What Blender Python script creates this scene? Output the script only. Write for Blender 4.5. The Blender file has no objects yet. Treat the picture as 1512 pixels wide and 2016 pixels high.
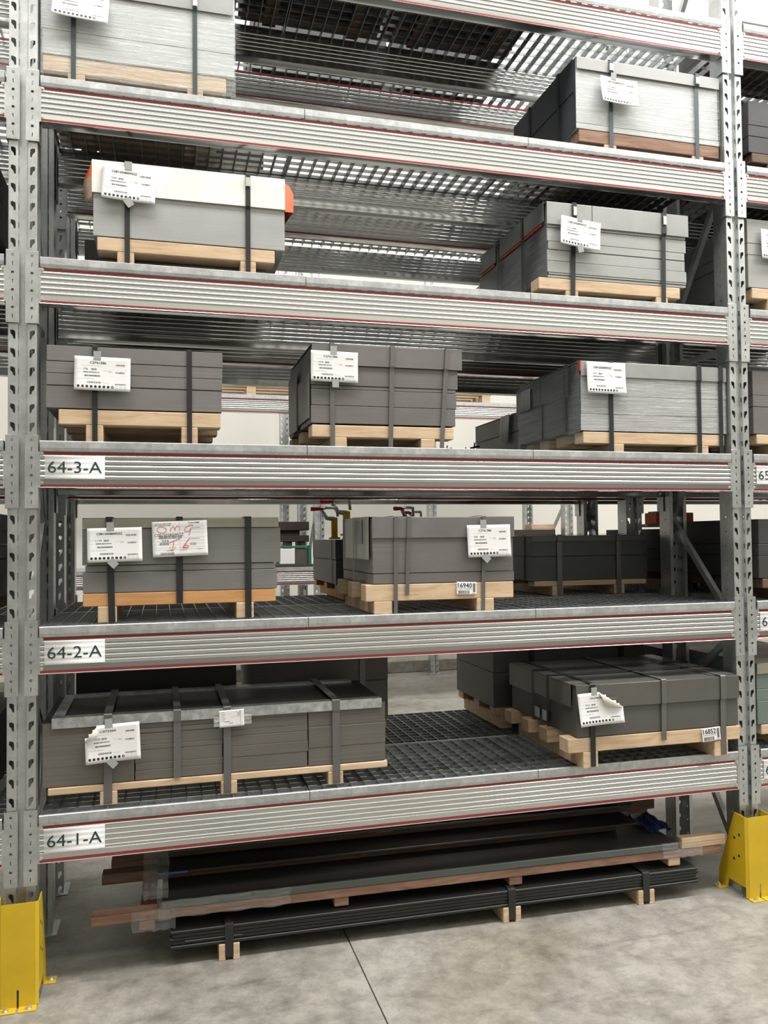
import bpy, math, random
from mathutils import Vector, Matrix

# ------------------------------------------------------------------ camera, world, lights, exposure
SC = bpy.context.scene
COL = SC.collection
PI = math.pi
ZF = 0.043                        # floor offset used when the levels were measured

def rot_axes(yaw, pitch, roll):
    f = Vector((math.sin(yaw)*math.cos(pitch), math.cos(yaw)*math.cos(pitch), math.sin(pitch)))
    r = Vector((math.cos(yaw), -math.sin(yaw), 0)); u = r.cross(f)
    c, s = math.cos(roll), math.sin(roll)
    return r*c + u*s, u*c - r*s, f

cd = bpy.data.cameras.new('camera')
cam = bpy.data.objects.new('camera', cd); COL.objects.link(cam)
r_, u_, f_ = rot_axes(0.26566, 0.03024, -0.01047)
M = Matrix((r_, u_, -f_)).transposed().to_4x4()
M.translation = Vector((0.46448, -3.56108, 1.76716 + ZF))
cam.matrix_world = M
cd.sensor_fit = 'HORIZONTAL'; cd.sensor_width = 36.0; cd.lens = 1616.53*36/1512
cd.clip_start = 0.05; cd.clip_end = 100
SC.camera = cam

W = bpy.data.worlds.new('world'); SC.world = W; W.use_nodes = True
bg = W.node_tree.nodes['Background']; bg.inputs[0].default_value = (0.9, 0.95, 1, 1); bg.inputs[1].default_value = 0.3

def area(name, loc, sx, sy, power, col=(1, 0.97, 0.92), rot=(0, 0, 0)):
    l = bpy.data.lights.new(name, 'AREA'); l.shape = 'RECTANGLE'; l.size = sx; l.size_y = sy
    l.energy = power; l.color = col
    o = bpy.data.objects.new(name, l); o.location = loc; o.rotation_euler = rot; COL.objects.link(o)
    return o
area('aisle_skylight', (4.2, -1.9, 8.2), 14, 1.4, 2050, (1, 0.985, 0.955))
area('front_reflection_light', (6.2, -7.3, 8.2), 18, 4.4, 520, (1, 0.965, 0.89))  # unseen light added so the upper beams reflect a bright cream ceiling
area('front_skylight_bright', (9.0, -5.6, 8.15), 6, 2.6, 480, (1, 0.985, 0.95))
area('rear_aisle_skylight', (3.0, 4.4, 11.4), 16, 2.4, 2200, (1, 0.98, 0.95))

SC.view_settings.view_transform = 'Standard'
SC.view_settings.look = 'None'
SC.view_settings.gamma = 1.0
SC.view_settings.use_curve_mapping = False
SC.view_settings.exposure = -0.68
SC.render.film_transparent = False
SC.cycles.max_bounces = 7
SC.cycles.transparent_max_bounces = 12

# ------------------------------------------------------------------ materials
def mat(name, col=(0.5, 0.5, 0.5), rough=0.5, metal=0.0, spec=0.5):
    m = bpy.data.materials.new(name); m.use_nodes = True
    b = m.node_tree.nodes['Principled BSDF']
    b.inputs['Base Color'].default_value = (*col, 1)
    b.inputs['Roughness'].default_value = rough
    b.inputs['Metallic'].default_value = metal
    b.inputs['Specular IOR Level'].default_value = spec
    return m

def N(m, t, **kw):
    n = m.node_tree.nodes.new(t)
    for k, v in kw.items(): setattr(n, k, v)
    return n
def L(m, a, b): m.node_tree.links.new(a, b)
def bsdf(m): return m.node_tree.nodes['Principled BSDF']

def coords(m, scale=(1, 1, 1), kind='Object'):
    tc = N(m, 'ShaderNodeTexCoord'); mp = N(m, 'ShaderNodeMapping')
    mp.inputs['Scale'].default_value = scale
    L(m, tc.outputs[kind], mp.inputs['Vector'])
    return mp.outputs['Vector']
def noise(m, vec, scale=5, detail=4, rough=0.5, dist=0):
    n = N(m, 'ShaderNodeTexNoise'); n.inputs['Scale'].default_value = scale
    n.inputs['Detail'].default_value = detail; n.inputs['Roughness'].default_value = rough
    n.inputs['Distortion'].default_value = dist
    L(m, vec, n.inputs['Vector']); return n.outputs['Fac']
def ramp(m, fac, stops):
    r = N(m, 'ShaderNodeValToRGB'); e = r.color_ramp.elements
    while len(e) > 1: e.remove(e[-1])
    e[0].position = stops[0][0]; e[0].color = (*stops[0][1], 1)
    for p, c in stops[1:]:
        x = e.new(p); x.color = (*c, 1)
    L(m, fac, r.inputs['Fac']); return r.outputs['Color']
def mixc(m, fac, a, b, mode='MIX'):
    n = N(m, 'ShaderNodeMix', data_type='RGBA', blend_type=mode)
    if isinstance(fac, (int, float)): n.inputs[0].default_value = fac
    else: L(m, fac, n.inputs[0])
    for s, v in ((n.inputs[6], a), (n.inputs[7], b)):
        if isinstance(v, tuple): s.default_value = (*v, 1)
        else: L(m, v, s)
    return n.outputs[2]
def rng(m, fac, a, b):
    n = N(m, 'ShaderNodeMapRange'); n.inputs['To Min'].default_value = a; n.inputs['To Max'].default_value = b
    n.inputs['From Min'].default_value = 0.25; n.inputs['From Max'].default_value = 0.75
    L(m, fac, n.inputs['Value']); return n.outputs['Result']
def bump(m, fac, strength=0.2, dist=0.01):
    n = N(m, 'ShaderNodeBump'); n.inputs['Strength'].default_value = strength; n.inputs['Distance'].default_value = dist
    L(m, fac, n.inputs['Height']); L(m, n.outputs['Normal'], bsdf(m).inputs['Normal'])

def galv(name, col, r0, r1, metal=0.9, var=0.12, spangle=60):
    m = mat(name, col, 0.4, metal)
    v = coords(m)
    a = noise(m, v, spangle, 3, 0.6)
    b = noise(m, v, 7, 3, 0.6)
    lo = tuple(c*(1-var*1.6) for c in col); hi = tuple(min(1, c*(1+var)) for c in col)
    c1 = ramp(m, a, [(0.32, lo), (0.68, hi)])
    c2 = ramp(m, b, [(0.35, (0.82, 0.83, 0.83)), (0.65, (1, 1, 1))])
    L(m, mixc(m, 1.0, c1, c2, 'MULTIPLY'), bsdf(m).inputs['Base Color'])
    L(m, rng(m, b, r0, r1), bsdf(m).inputs['Roughness'])
    return m
def rolled():
    m = mat('galvanised_beam', (0.62, 0.63, 0.62), 0.2, 0.95)
    a = noise(m, coords(m, (1.2, 30, 60)), 1.0, 4, 0.6)
    b = noise(m, coords(m, (0.8, 6, 9)), 1.0, 3, 0.6)
    L(m, ramp(m, a, [(0.3, (0.57, 0.58, 0.575)), (0.7, (0.65, 0.66, 0.65))]), bsdf(m).inputs['Base Color'])
    L(m, rng(m, b, 0.13, 0.20), bsdf(m).inputs['Roughness'])
    return m
G_BEAM = rolled()
G_POST = galv('galvanised_post', (0.62, 0.64, 0.64), 0.33, 0.46, 0.86, 0.05, 50)
G_CAP = galv('galvanised_edge', (0.58, 0.60, 0.61), 0.42, 0.56, 0.70, 0.10, 45)
G_GRATE = galv('galvanised_grating', (0.37, 0.39, 0.40), 0.36, 0.50, 0.85, 0.10, 30)
G_ANGLE = galv('galvanised_strip', (0.62, 0.65, 0.66), 0.30, 0.45, 0.8, 0.18, 35)
BOLT = mat('zinc_bolt', (0.75, 0.75, 0.72), 0.28, 0.9)
RED = mat('red_stripe', (0.30, 0.055, 0.052), 0.34, 0.45)
WHITE_LBL = mat('white_label', (0.90, 0.90, 0.92), 0.42)
GREEN_INK = mat('dark_green_ink', (0.012, 0.055, 0.045), 0.5)
BLACK_INK = mat('black_ink', (0.012, 0.012, 0.013), 0.6)
GREY_INK = mat('grey_ink', (0.16, 0.16, 0.165), 0.7)
PALE_INK = mat('pale_ink', (0.5, 0.5, 0.51), 0.7)
RED_INK = mat('red_crayon', (0.62, 0.10, 0.06), 0.8)
PAPER = mat('paper', (0.79, 0.785, 0.785), 0.6)
TAPE = mat('grey_tape', (0.36, 0.37, 0.37), 0.4)
CREAM_PAPER = mat('paper_back', (0.80, 0.77, 0.66), 0.65)

def yellow():
    m = mat('yellow_paint', (0.66, 0.44, 0.015), 0.36)
    f = noise(m, coords(m), 9, 4)
    L(m, ramp(m, f, [(0.3, (0.60, 0.40, 0.013)), (0.7, (0.68, 0.46, 0.018))]), bsdf(m).inputs['Base Color'])
    return m
YELLOW = yellow()

def sheet(name, col, rough=0.42, metal=0.35, lines=0.13):
    """edges of stacked sheet metal: very fine horizontal layering"""
    m = mat(name, col, rough, metal)
    a = noise(m, coords(m, (0.6, 0.6, 420)), 1.0, 3, 0.7)
    b = noise(m, coords(m, (2.2, 2.2, 5)), 1.6, 3, 0.5)
    lo = tuple(c*(1-lines*2) for c in col); hi = tuple(min(1, c*(1+lines)) for c in col)
    c1 = ramp(m, a, [(0.30, lo), (0.5, col), (0.72, hi)])
    c2 = ramp(m, b, [(0.35, (0.88, 0.88, 0.88)), (0.65, (1, 1, 1))])
    L(m, mixc(m, 1.0, c1, c2, 'MULTIPLY'), bsdf(m).inputs['Base Color'])
    bump(m, a, 0.25, 0.002)
    return m
def plate(name, col, rough=0.35, metal=0.4):
    m = mat(name, col, rough, metal)
    f = noise(m, coords(m), 6, 4, 0.6)
    L(m, ramp(m, f, [(0.3, tuple(c*0.9 for c in col)), (0.7, tuple(min(1, c*1.06) for c in col))]), bsdf(m).inputs['Base Color'])
    L(m, rng(m, f, rough-0.06, rough+0.1), bsdf(m).inputs['Roughness'])
    return m
S_LIGHT = sheet('light_sheet_edges', (0.60, 0.615, 0.615), 0.4, 0.2, 0.05)
S_MIDL = sheet('pale_grey_sheet_edges', (0.42, 0.43, 0.425), 0.42, 0.25, 0.05)
S_STEEL = sheet('steel_sheet_edges', (0.40, 0.41, 0.40), 0.42, 0.25, 0.10)
S_WARM = sheet('warm_grey_sheet_edges', (0.215, 0.203, 0.197), 0.5, 0.2, 0.10)
S_WARM2 = sheet('dark_warm_sheet_edges', (0.185, 0.172, 0.168), 0.5, 0.2, 0.14)
S_GREY = sheet('grey_sheet_edges', (0.205, 0.20, 0.19), 0.5, 0.2, 0.07)
S_BROWN = sheet('brown_grey_sheet_edges', (0.150, 0.138, 0.122), 0.55, 0.15, 0.14)
S_DARK = sheet('dark_sheet_edges', (0.115, 0.112, 0.103), 0.5, 0.2, 0.05)
S_BLACK = sheet('black_sheet_edges', (0.062, 0.061, 0.060), 0.5, 0.2, 0.12)
S_SLATE = sheet('slate_sheet_edges', (0.085, 0.09, 0.088), 0.5, 0.2, 0.10)
S_GREEN = sheet('green_grey_sheet_edges', (0.19, 0.23, 0.21), 0.4, 0.2, 0.08)
P_LID = plate('grey_cover_plate', (0.36, 0.37, 0.365), 0.38, 0.3)
P_LIDD = plate('dark_cover_plate', (0.135, 0.13, 0.12), 0.34, 0.3)
P_OLIVE = plate('olive_cover_plate', (0.36, 0.35, 0.285), 0.36, 0.3)
P_WARM = plate('warm_cover_plate', (0.20, 0.187, 0.183), 0.4, 0.3)
P_WHITE = plate('white_cover_board', (0.86, 0.85, 0.80), 0.5, 0.0)
P_SIDE = plate('grey_side_flap', (0.17, 0.18, 0.18), 0.36, 0.3)
P_BLUEDK = plate('dark_cover_and_shade', (0.06, 0.075, 0.085), 0.36, 0.3)
ORANGE = plate('orange_film', (0.72, 0.16, 0.05), 0.4, 0.0)
TANFILM = plate('tan_film', (0.42, 0.30, 0.22), 0.5, 0.0)
REDFILM = plate('red_film', (0.55, 0.04, 0.03), 0.35, 0.0)
STRAP_B = mat('black_strap', (0.018, 0.020, 0.022), 0.42, 0.0)
STRAP_BL = mat('blue_grey_strap', (0.075, 0.095, 0.105), 0.36, 0.5)
STRAP_G = mat('grey_strap', (0.16, 0.155, 0.148), 0.42, 0.4)
SEAL = mat('strap_seal_metal', (0.75, 0.76, 0.76), 0.25, 0.9)
BLACKSTEEL = plate('black_steel', (0.030, 0.029, 0.027), 0.38, 0.4)
MILL = plate('mill_scale', (0.042, 0.037, 0.034), 0.42, 0.3)
GREENEDGE = sheet('green_grey_plate_edges', (0.12, 0.145, 0.135), 0.5, 0.2, 0.1)
DARKBROWN = plate('rusty_brown_steel', (0.050, 0.033, 0.027), 0.6, 0.1)
GREENPAINT = plate('green_paint', (0.02, 0.14, 0.085), 0.45, 0.0)
BLUEPLASTIC = plate('blue_plastic', (0.02, 0.035, 0.14), 0.4, 0.0)
BLUEPAINT = mat('blue_paint', (0.03, 0.13, 0.45), 0.5)
ORANGEBOX = plate('orange_box_paint', (0.68, 0.10, 0.03), 0.45, 0.0)
CLAMPY = mat('clamp_yellow', (0.75, 0.42, 0.03), 0.4)
CLAMPG = mat('clamp_steel', (0.55, 0.56, 0.55), 0.35, 0.7)
CLAMPR = mat('clamp_red', (0.50, 0.02, 0.03), 0.4)
DARKGAP = mat('dark_void', (0.02, 0.02, 0.02), 0.8)

def wood(name, c0, c1, c2):
    m = mat(name, c1, 0.68)
    v = coords(m, (1.2, 9, 9))
    a = noise(m, v, 4.0, 5, 0.6, 1.2)
    b = noise(m, coords(m, (0.8, 0.8, 0.8)), 3, 3, 0.6)
    k = N(m, 'ShaderNodeTexVoronoi'); k.inputs['Scale'].default_value = 3.2
    L(m, coords(m, (1.0, 2.2, 2.2)), k.inputs['Vector'])
    c = ramp(m, a, [(0.30, c0), (0.48, c1), (0.70, c2)])
    d = ramp(m, b, [(0.3, (0.80, 0.76, 0.72)), (0.65, (1, 1, 1))])
    kn = ramp(m, k.outputs['Distance'], [(0.03, (0.30, 0.17, 0.10)), (0.085, (1, 1, 1))])
    x = mixc(m, 1.0, c, d, 'MULTIPLY'); x = mixc(m, 0.8, x, kn, 'MULTIPLY')
    L(m, x, bsdf(m).inputs['Base Color'])
    bump(m, a, 0.15, 0.003)
    return m
WOOD = wood('pine_wood', (0.54, 0.37, 0.225), (0.68, 0.505, 0.33), (0.77, 0.60, 0.42))
WOOD_O = wood('orange_pine', (0.50, 0.245, 0.085), (0.60, 0.315, 0.12), (0.66, 0.37, 0.16))
WOOD_D = wood('dark_old_wood', (0.085, 0.05, 0.035), (0.13, 0.08, 0.055), (0.19, 0.12, 0.08))
WOOD_R = wood('reddish_wood', (0.20, 0.105, 0.070), (0.29, 0.165, 0.115), (0.40, 0.25, 0.18))

def film(name='stretch_film', lo=0.06, hi=0.42):
    m = bpy.data.materials.new(name); m.use_nodes = True
    nt = m.node_tree; b = bsdf(m)
    b.inputs['Base Color'].default_value = (0.9, 0.92, 0.92, 1); b.inputs['Roughness'].default_value = 0.16
    b.inputs['Specular IOR Level'].default_value = 0.9
    a = noise(m, coords(m, (3.5, 3.5, 70)), 1.3, 4, 0.65, 1.0)
    bump(m, a, 0.9, 0.02)
    tr = N(m, 'ShaderNodeBsdfTransparent'); tr.inputs[0].default_value = (0.97, 0.98, 0.98, 1)
    mx = N(m, 'ShaderNodeMixShader')
    L(m, rng(m, noise(m, coords(m, (2.2, 2.2, 45)), 1.5, 4, 0.7), lo, hi), mx.inputs[0])
    L(m, tr.outputs[0], mx.inputs[1]); L(m, b.outputs[0], mx.inputs[2])
    L(m, mx.outputs[0], nt.nodes['Material Output'].inputs[0])
    return m
FILM = film()
FILM2 = film('thin_film', 0.04, 0.24)

def concrete(name, tint=1.0):
    m = mat(name, (0.4, 0.39, 0.35), 0.5)
    v = coords(m)
    a = noise(m, v, 1.1, 6, 0.62, 0.4); b = noise(m, v, 9, 6, 0.7); c = noise(m, v, 60, 3, 0.6)
    d = noise(m, coords(m, (0.5, 2.0, 1)), 2.6, 5, 0.7, 0.8)
    y = noise(m, v, 0.8, 2, 0.5)
    k = ramp(m, a, [(0.30, (0.27*tint, 0.255*tint, 0.22*tint)), (0.5, (0.41*tint, 0.395*tint, 0.355*tint)), (0.72, (0.52*tint, 0.505*tint, 0.46*tint))])
    k = mixc(m, 1.0, k, ramp(m, b, [(0.33, (0.64, 0.63, 0.61)), (0.60, (1.05, 1.04, 1.03))]), 'MULTIPLY')
    k = mixc(m, 1.0, k, ramp(m, d, [(0.30, (0.62, 0.61, 0.60)), (0.47, (1, 1, 1))]), 'MULTIPLY')
    k = mixc(m, 1.0, k, ramp(m, c, [(0.3, (0.88, 0.88, 0.88)), (0.6, (1, 1, 1))]), 'MULTIPLY')
    k = mixc(m, 0.35, k, ramp(m, y, [(0.58, (1, 1, 1)), (0.72, (1.0, 0.92, 0.72))]), 'MULTIPLY')
    L(m, k, bsdf(m).inputs['Base Color'])
    L(m, rng(m, b, 0.38, 0.6), bsdf(m).inputs['Roughness'])
    bump(m, b, 0.12, 0.006)
    return m
CONC = concrete('concrete_floor', 0.78)
JOINT = mat('joint_filler', (0.05, 0.048, 0.045), 0.8)
def wallm(name, col):
    m = mat(name, col, 0.75)
    f = noise(m, coords(m), 1.5, 3)
    L(m, ramp(m, f, [(0.3, tuple(c*0.96 for c in col)), (0.7, col)]), bsdf(m).inputs['Base Color'])
    return m
WALL = wallm('cream_wall', (0.80, 0.785, 0.73))
CEIL = wallm('ceiling_paint', (0.78, 0.77, 0.72))
KERB = concrete('kerb_concrete', 0.9)
REFLECTED_DARK = wallm('added_panel_grey', (0.16, 0.16, 0.155))  # tone of the unseen panel added to darken beam reflections

# ------------------------------------------------------------------ mesh helpers
class MB:
    def __init__(s): s.v = []; s.f = []; s.sm = []
    def quad(s, *p, smooth=False):
        n = len(s.v); s.v += [tuple(q) for q in p]; s.f.append(tuple(range(n, n+len(p)))); s.sm.append(smooth); return s
    def box(s, x0, x1, y0, y1, z0, z1):
        n = len(s.v)
        s.v += [(x0, y0, z0), (x1, y0, z0), (x1, y1, z0), (x0, y1, z0), (x0, y0, z1), (x1, y0, z1), (x1, y1, z1), (x0, y1, z1)]
        for q in ((0, 3, 2, 1), (4, 5, 6, 7), (0, 1, 5, 4), (1, 2, 6, 5), (2, 3, 7, 6), (3, 0, 4, 7)):
            s.f.append(tuple(n+i for i in q)); s.sm.append(False)
        return s
    def cham(s, x0, x1, y0, y1, z0, z1, c=0.004):
        """box with chamfered front edges (all 12 edges cut)"""
        n = len(s.v); X = (x0, x1); Y = (y0, y1); Z = (z0, z1)
        idx = {}
        for i in (0, 1):
            for j in (0, 1):
                for k in (0, 1):
                    sx = c if i == 0 else -c; sy = c if j == 0 else -c; sz = c if k == 0 else -c
                    idx[i, j, k, 'x'] = len(s.v); s.v.append((X[i], Y[j]+sy, Z[k]+sz))
                    idx[i, j, k, 'y'] = len(s.v); s.v.append((X[i]+sx, Y[j], Z[k]+sz))
                    idx[i, j, k, 'z'] = len(s.v); s.v.append((X[i]+sx, Y[j]+sy, Z[k]))
        def F(*a): s.f.append(a); s.sm.append(False)
        I = lambda i, j, k, a: idx[i, j, k, a]
        F(I(0,0,0,'x'), I(0,0,1,'x'), I(0,1,1,'x'), I(0,1,0,'x')); F(I(1,0,0,'x'), I(1,1,0,'x'), I(1,1,1,'x'), I(1,0,1,'x'))
        F(I(0,0,0,'y'), I(1,0,0,'y'), I(1,0,1,'y'), I(0,0,1,'y')); F(I(0,1,0,'y'), I(0,1,1,'y'), I(1,1,1,'y'), I(1,1,0,'y'))
        F(I(0,0,0,'z'), I(0,1,0,'z'), I(1,1,0,'z'), I(1,0,0,'z')); F(I(0,0,1,'z'), I(1,0,1,'z'), I(1,1,1,'z'), I(0,1,1,'z'))
        for j in (0, 1):
            for k in (0, 1): F(I(0,j,k,'y'), I(1,j,k,'y'), I(1,j,k,'z'), I(0,j,k,'z'))
        for i in (0, 1):
            for k in (0, 1): F(I(i,0,k,'x'), I(i,1,k,'x'), I(i,1,k,'z'), I(i,0,k,'z'))
            for j in (0, 1): F(I(i,j,0,'x'), I(i,j,1,'x'), I(i,j,1,'y'), I(i,j,0,'y'))
        for i in (0, 1):
            for j in (0, 1):
                for k in (0, 1): F(I(i,j,k,'x'), I(i,j,k,'y'), I(i,j,k,'z'))
        return s
    def prism(s, poly, x0, x1, smooth=False, closed=True, caps=True):
        """profile in (y, z) extruded along x"""
        n = len(s.v); k = len(poly)
        for x in (x0, x1): s.v += [(x, y, z) for y, z in poly]
        for i in range(k if closed else k-1):
            j = (i+1) % k
            s.f.append((n+i, n+k+i, n+k+j, n+j)); s.sm.append(smooth)
        if caps and closed:
            s.f.append(tuple(n+i for i in range(k))); s.sm.append(False)
            s.f.append(tuple(n+k+i for i in reversed(range(k)))); s.sm.append(False)
        return s
    def tube(s, pts, r, n=8, smooth=True):
        P = [Vector(p) for p in pts]; base = len(s.v)
        for i, p in enumerate(P):
            t = (P[min(i+1, len(P)-1)] - P[max(i-1, 0)]).normalized()
            a = t.cross(Vector((0, 0, 1)) if abs(t.z) < 0.9 else Vector((1, 0, 0))).normalized(); b = t.cross(a)
            rr = r[i] if isinstance(r, (list, tuple)) else r
            for k in range(n):
                q = p + (a*math.cos(2*PI*k/n) + b*math.sin(2*PI*k/n))*rr; s.v.append(tuple(q))
        for i in range(len(P)-1):
            for k in range(n):
                s.f.append((base+i*n+k, base+i*n+(k+1) % n, base+(i+1)*n+(k+1) % n, base+(i+1)*n+k)); s.sm.append(smooth)
        s.f.append(tuple(base+k for k in reversed(range(n)))); s.sm.append(False)
        s.f.append(tuple(base+(len(P)-1)*n+k for k in range(n))); s.sm.append(False)
        return s
    def ribbon(s, path, w0, w1, th, axis='x'):
        """strap of small thickness following a path of (a, z); spans w0..w1 on the other axis"""
        n = len(path)
        def off(i):
            a = Vector(path[max(i-1, 0)]); b = Vector(path[min(i+1, n-1)]); t = (b-a).normalized()
            return Vector((-t.y, t.x))*th
        P = [Vector(p) for p in path]; Q = [P[i]+off(i) for i in range(n)]
        def V(p, w): return (w, p.x, p.y) if axis == 'x' else (p.x, w, p.y)
        base = len(s.v)
        for i in range(n): s.v += [V(P[i], w0), V(P[i], w1), V(Q[i], w1), V(Q[i], w0)]
        for i in range(n-1):
            a = base+4*i; b = a+4
            for k in range(4): s.f.append((a+k, a+(k+1) % 4, b+(k+1) % 4, b+k)); s.sm.append(False)
        s.f.append((base, base+3, base+2, base+1)); s.sm.append(False)
        e = base+4*(n-1); s.f.append((e, e+1, e+2, e+3)); s.sm.append(False)
        return s
    def perf(s, mp, u0, u1, v0, v1, hole, cu=None, cv=None):
        """rectangle with one eight-point hole; mp maps (u, v) to 3-D"""
        cu = (u0+u1)/2 if cu is None else cu; cv = (v0+v1)/2 if cv is None else cv
        out = [(u1, cv), (u1, v1), (cu, v1), (u0, v1), (u0, cv), (u0, v0), (cu, v0), (u1, v0)]
        n = len(s.v)
        s.v += [tuple(mp(*p)) for p in out] + [tuple(mp(cu+a, cv+b)) for a, b in hole]
        for i in range(8):
            j = (i+1) % 8
            s.f.append((n+i, n+j, n+8+j, n+8+i)); s.sm.append(False)
        return s
    def weld(s):
        key = {}; mp = []; nv = []
        for p in s.v:
            k = (round(p[0], 5), round(p[1], 5), round(p[2], 5))
            if k not in key: key[k] = len(nv); nv.append(p)
            mp.append(key[k])
        f2 = []; s2 = []
        for f, q in zip(s.f, s.sm):
            g = []
            for i in f:
                if mp[i] not in g: g.append(mp[i])
            if len(g) > 2: f2.append(tuple(g)); s2.append(q)
        s.v, s.f, s.sm = nv, f2, s2
        return s
    def mesh(s, name, m):
        me = bpy.data.meshes.new(name); me.from_pydata(s.v, [], s.f)
        if any(s.sm): me.polygons.foreach_set('use_smooth', s.sm)
        me.materials.append(m); me.update(); return me
    def build(s, name, m, parent=None, loc=None, solid=0, bevel=0):
        if solid or (s.sm and s.sm[0]): s.weld()
        o = bpy.data.objects.new(name, s.mesh(name, m)); COL.objects.link(o)
        if parent is not None: o.parent = parent
        if loc is not None: o.location = loc
        if solid:
            md = o.modifiers.new('thickness', 'SOLIDIFY'); md.thickness = solid; md.offset = 0
        if bevel:
            md = o.modifiers.new('edge', 'BEVEL'); md.width = bevel; md.segments = 1; md.limit_method = 'ANGLE'
        return o

def tag(o, label=None, cat=None, group=None, kind=None):
    if label: o['label'] = label
    if cat: o['category'] = cat
    if group: o['group'] = group
    if kind: o['kind'] = kind
    return o
def empty(name, loc, label, cat, group=None, rz=0):
    o = bpy.data.objects.new(name, None); COL.objects.link(o); o.location = loc; o.rotation_euler = (0, 0, rz)
    o.empty_display_size = 0.05
    return tag(o, label, cat, group)
def link_mesh(name, me, parent, loc=(0, 0, 0), rz=0, solid=0):
    o = bpy.data.objects.new(name, me); COL.objects.link(o); o.parent = parent; o.location = loc
    if rz: o.rotation_euler = (0, 0, rz)
    if solid:
        md = o.modifiers.new('thickness', 'SOLIDIFY'); md.thickness = solid; md.offset = 0
    return o
def copy_tree(o, parent=None):
    c = o.copy(); COL.objects.link(c)
    if parent is not None: c.parent = parent; c.matrix_parent_inverse = o.matrix_parent_inverse.copy()
    for ch in list(KIDS.get(o.name, ())): copy_tree(ch, c)
    return c
KIDS = {}
def kids_of(root):
    KIDS.clear()
    for o in list(SC.objects):
        if o.parent is not None: KIDS.setdefault(o.parent.name, []).append(o)

def text_mesh(txt, size):
    """(verts, faces) of a line of lettering lying in x (right) and y (up), origin at its left baseline"""
    c = bpy.data.curves.new('lettering', 'FONT'); c.body = txt; c.size = size; c.resolution_u = 3
    o = bpy.data.objects.new('lettering', c); COL.objects.link(o)
    dg = bpy.context.evaluated_depsgraph_get()
    me = bpy.data.meshes.new_from_object(o.evaluated_get(dg))
    v = [tuple(p.co[:2]) for p in me.vertices]; f = [tuple(p.vertices) for p in me.polygons]
    bpy.data.objects.remove(o); bpy.data.curves.remove(c); bpy.data.meshes.remove(me)
    return v, f
_TXT = {}
def fitted_text(txt, w, h, stroke=0):
    """lettering scaled into a w x h box, centred at the origin"""
    key = txt
    if key not in _TXT: _TXT[key] = text_mesh(txt, 1.0)
    v, f = _TXT[key]
    xs = [p[0] for p in v]; ys = [p[1] for p in v]
    sx = w/(max(xs)-min(xs)); sy = h/(max(ys)-min(ys)); cx = (max(xs)+min(xs))/2; cy = (max(ys)+min(ys))/2
    return [((x-cx)*sx, (y-cy)*sy) for x, y in v], f

# ------------------------------------------------------------------ room
def zb(l): return 0.5 + ZF + 0.75*(l-1)          # lower bolt of the beams of a level
def zd(l): return zb(l) + 0.17                   # top of the deck of a level
BW = 3.2564                                      # distance of the end bolts of one bay
GP = 0.1476

fl = MB().box(-14, 18, -11, 7.3, -0.30, -0.012).build('floor', JOINT); tag(fl, kind='structure')
jx = 1.275
for x0, x1 in ((-14, jx-4.5), (jx-4.494, jx-0.003), (jx+0.003, jx+4.494), (jx+4.5, 18)):
    for y0, y1 in ((-11, -4.503), (-4.497, 2.497), (2.503, 7.3)):
        MB().box(x0, x1, y0, y1, -0.012, 0.0).build('floor_slab', CONC, fl)
wb = MB().box(-14, 18, 7.3, 7.5, 0, 12.2).build('wall_back', WALL); tag(wb, kind='structure')
kb = MB().cham(-14, 18, 6.98, 7.3, 0, 0.16, 0.01).build('baseboard_back', KERB); tag(kb, kind='structure')
wf = MB().box(-14, 18, -11.2, -11, 0, 12.2).build('wall_front', WALL); tag(wf, kind='structure')
wd_ = MB().box(-14, 18, -11.0, -10.9, 0, 4.3).build('added_dark_panel_1', REFLECTED_DARK); tag(wd_, kind='structure')  # unseen dark panel added, stands for opposite racks in the beam reflections
wl = MB().box(-14.2, -14, -11.2, 7.5, 0, 12.2).build('wall_left', WALL); tag(wl, kind='structure')
wr = MB().box(18, 18.2, -11.2, 7.5, 0, 12.2).build('wall_right', WALL); tag(wr, kind='structure')
ce = MB().box(-14.2, 18.2, -11.2, 7.5, 12.0, 12.2).build('ceiling', CEIL); tag(ce, kind='structure')

LN = {1: 'the lowest level', 2: 'the middle signed level', 3: 'the highest signed level',
      4: 'the first unsigned level', 5: 'the second unsigned level', 6: 'the topmost level'}
BAY = {0: 'middle bay', -1: 'bay beyond the frontmost guard,', 1: 'bay sixty-five'}

# ------------------------------------------------------------------ upright frames
TEAR = [(0.0095, 0.0), (0.0085, 0.013), (0.001, 0.018), (-0.0095, 0.018), (-0.0095, 0.004), (-0.0005, -0.006), (0.003, -0.018), (0.0095, -0.018)]
CIRC = [(0.0048*math.cos(k*PI/4), 0.0048*math.sin(k*PI/4)) for k in range(8)]
SLIT = [(0.0015, 0.0), (0.0026, 0.007), (0.001, 0.0085), (-0.0014, 0.007), (-0.0012, 0.0), (-0.0026, -0.008), (-0.001, -0.0085), (0.0008, -0.007)]
CIRC2 = [(0.0062*math.cos(k*PI/4), 0.0062*math.sin(k*PI/4)) for k in range(8)]
RECT = [(0.0035, 0), (0.0035, 0.012), (0, 0.012), (-0.0035, 0.012), (-0.0035, 0), (-0.0035, -0.012), (0, -0.012), (0.0035, -0.012)]
def mirror(h): return [h[i] if False else (-h[i][0], h[i][1]) for i in (4, 3, 2, 1, 0, 7, 6, 5)]
TOPZ = 5.40
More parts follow.
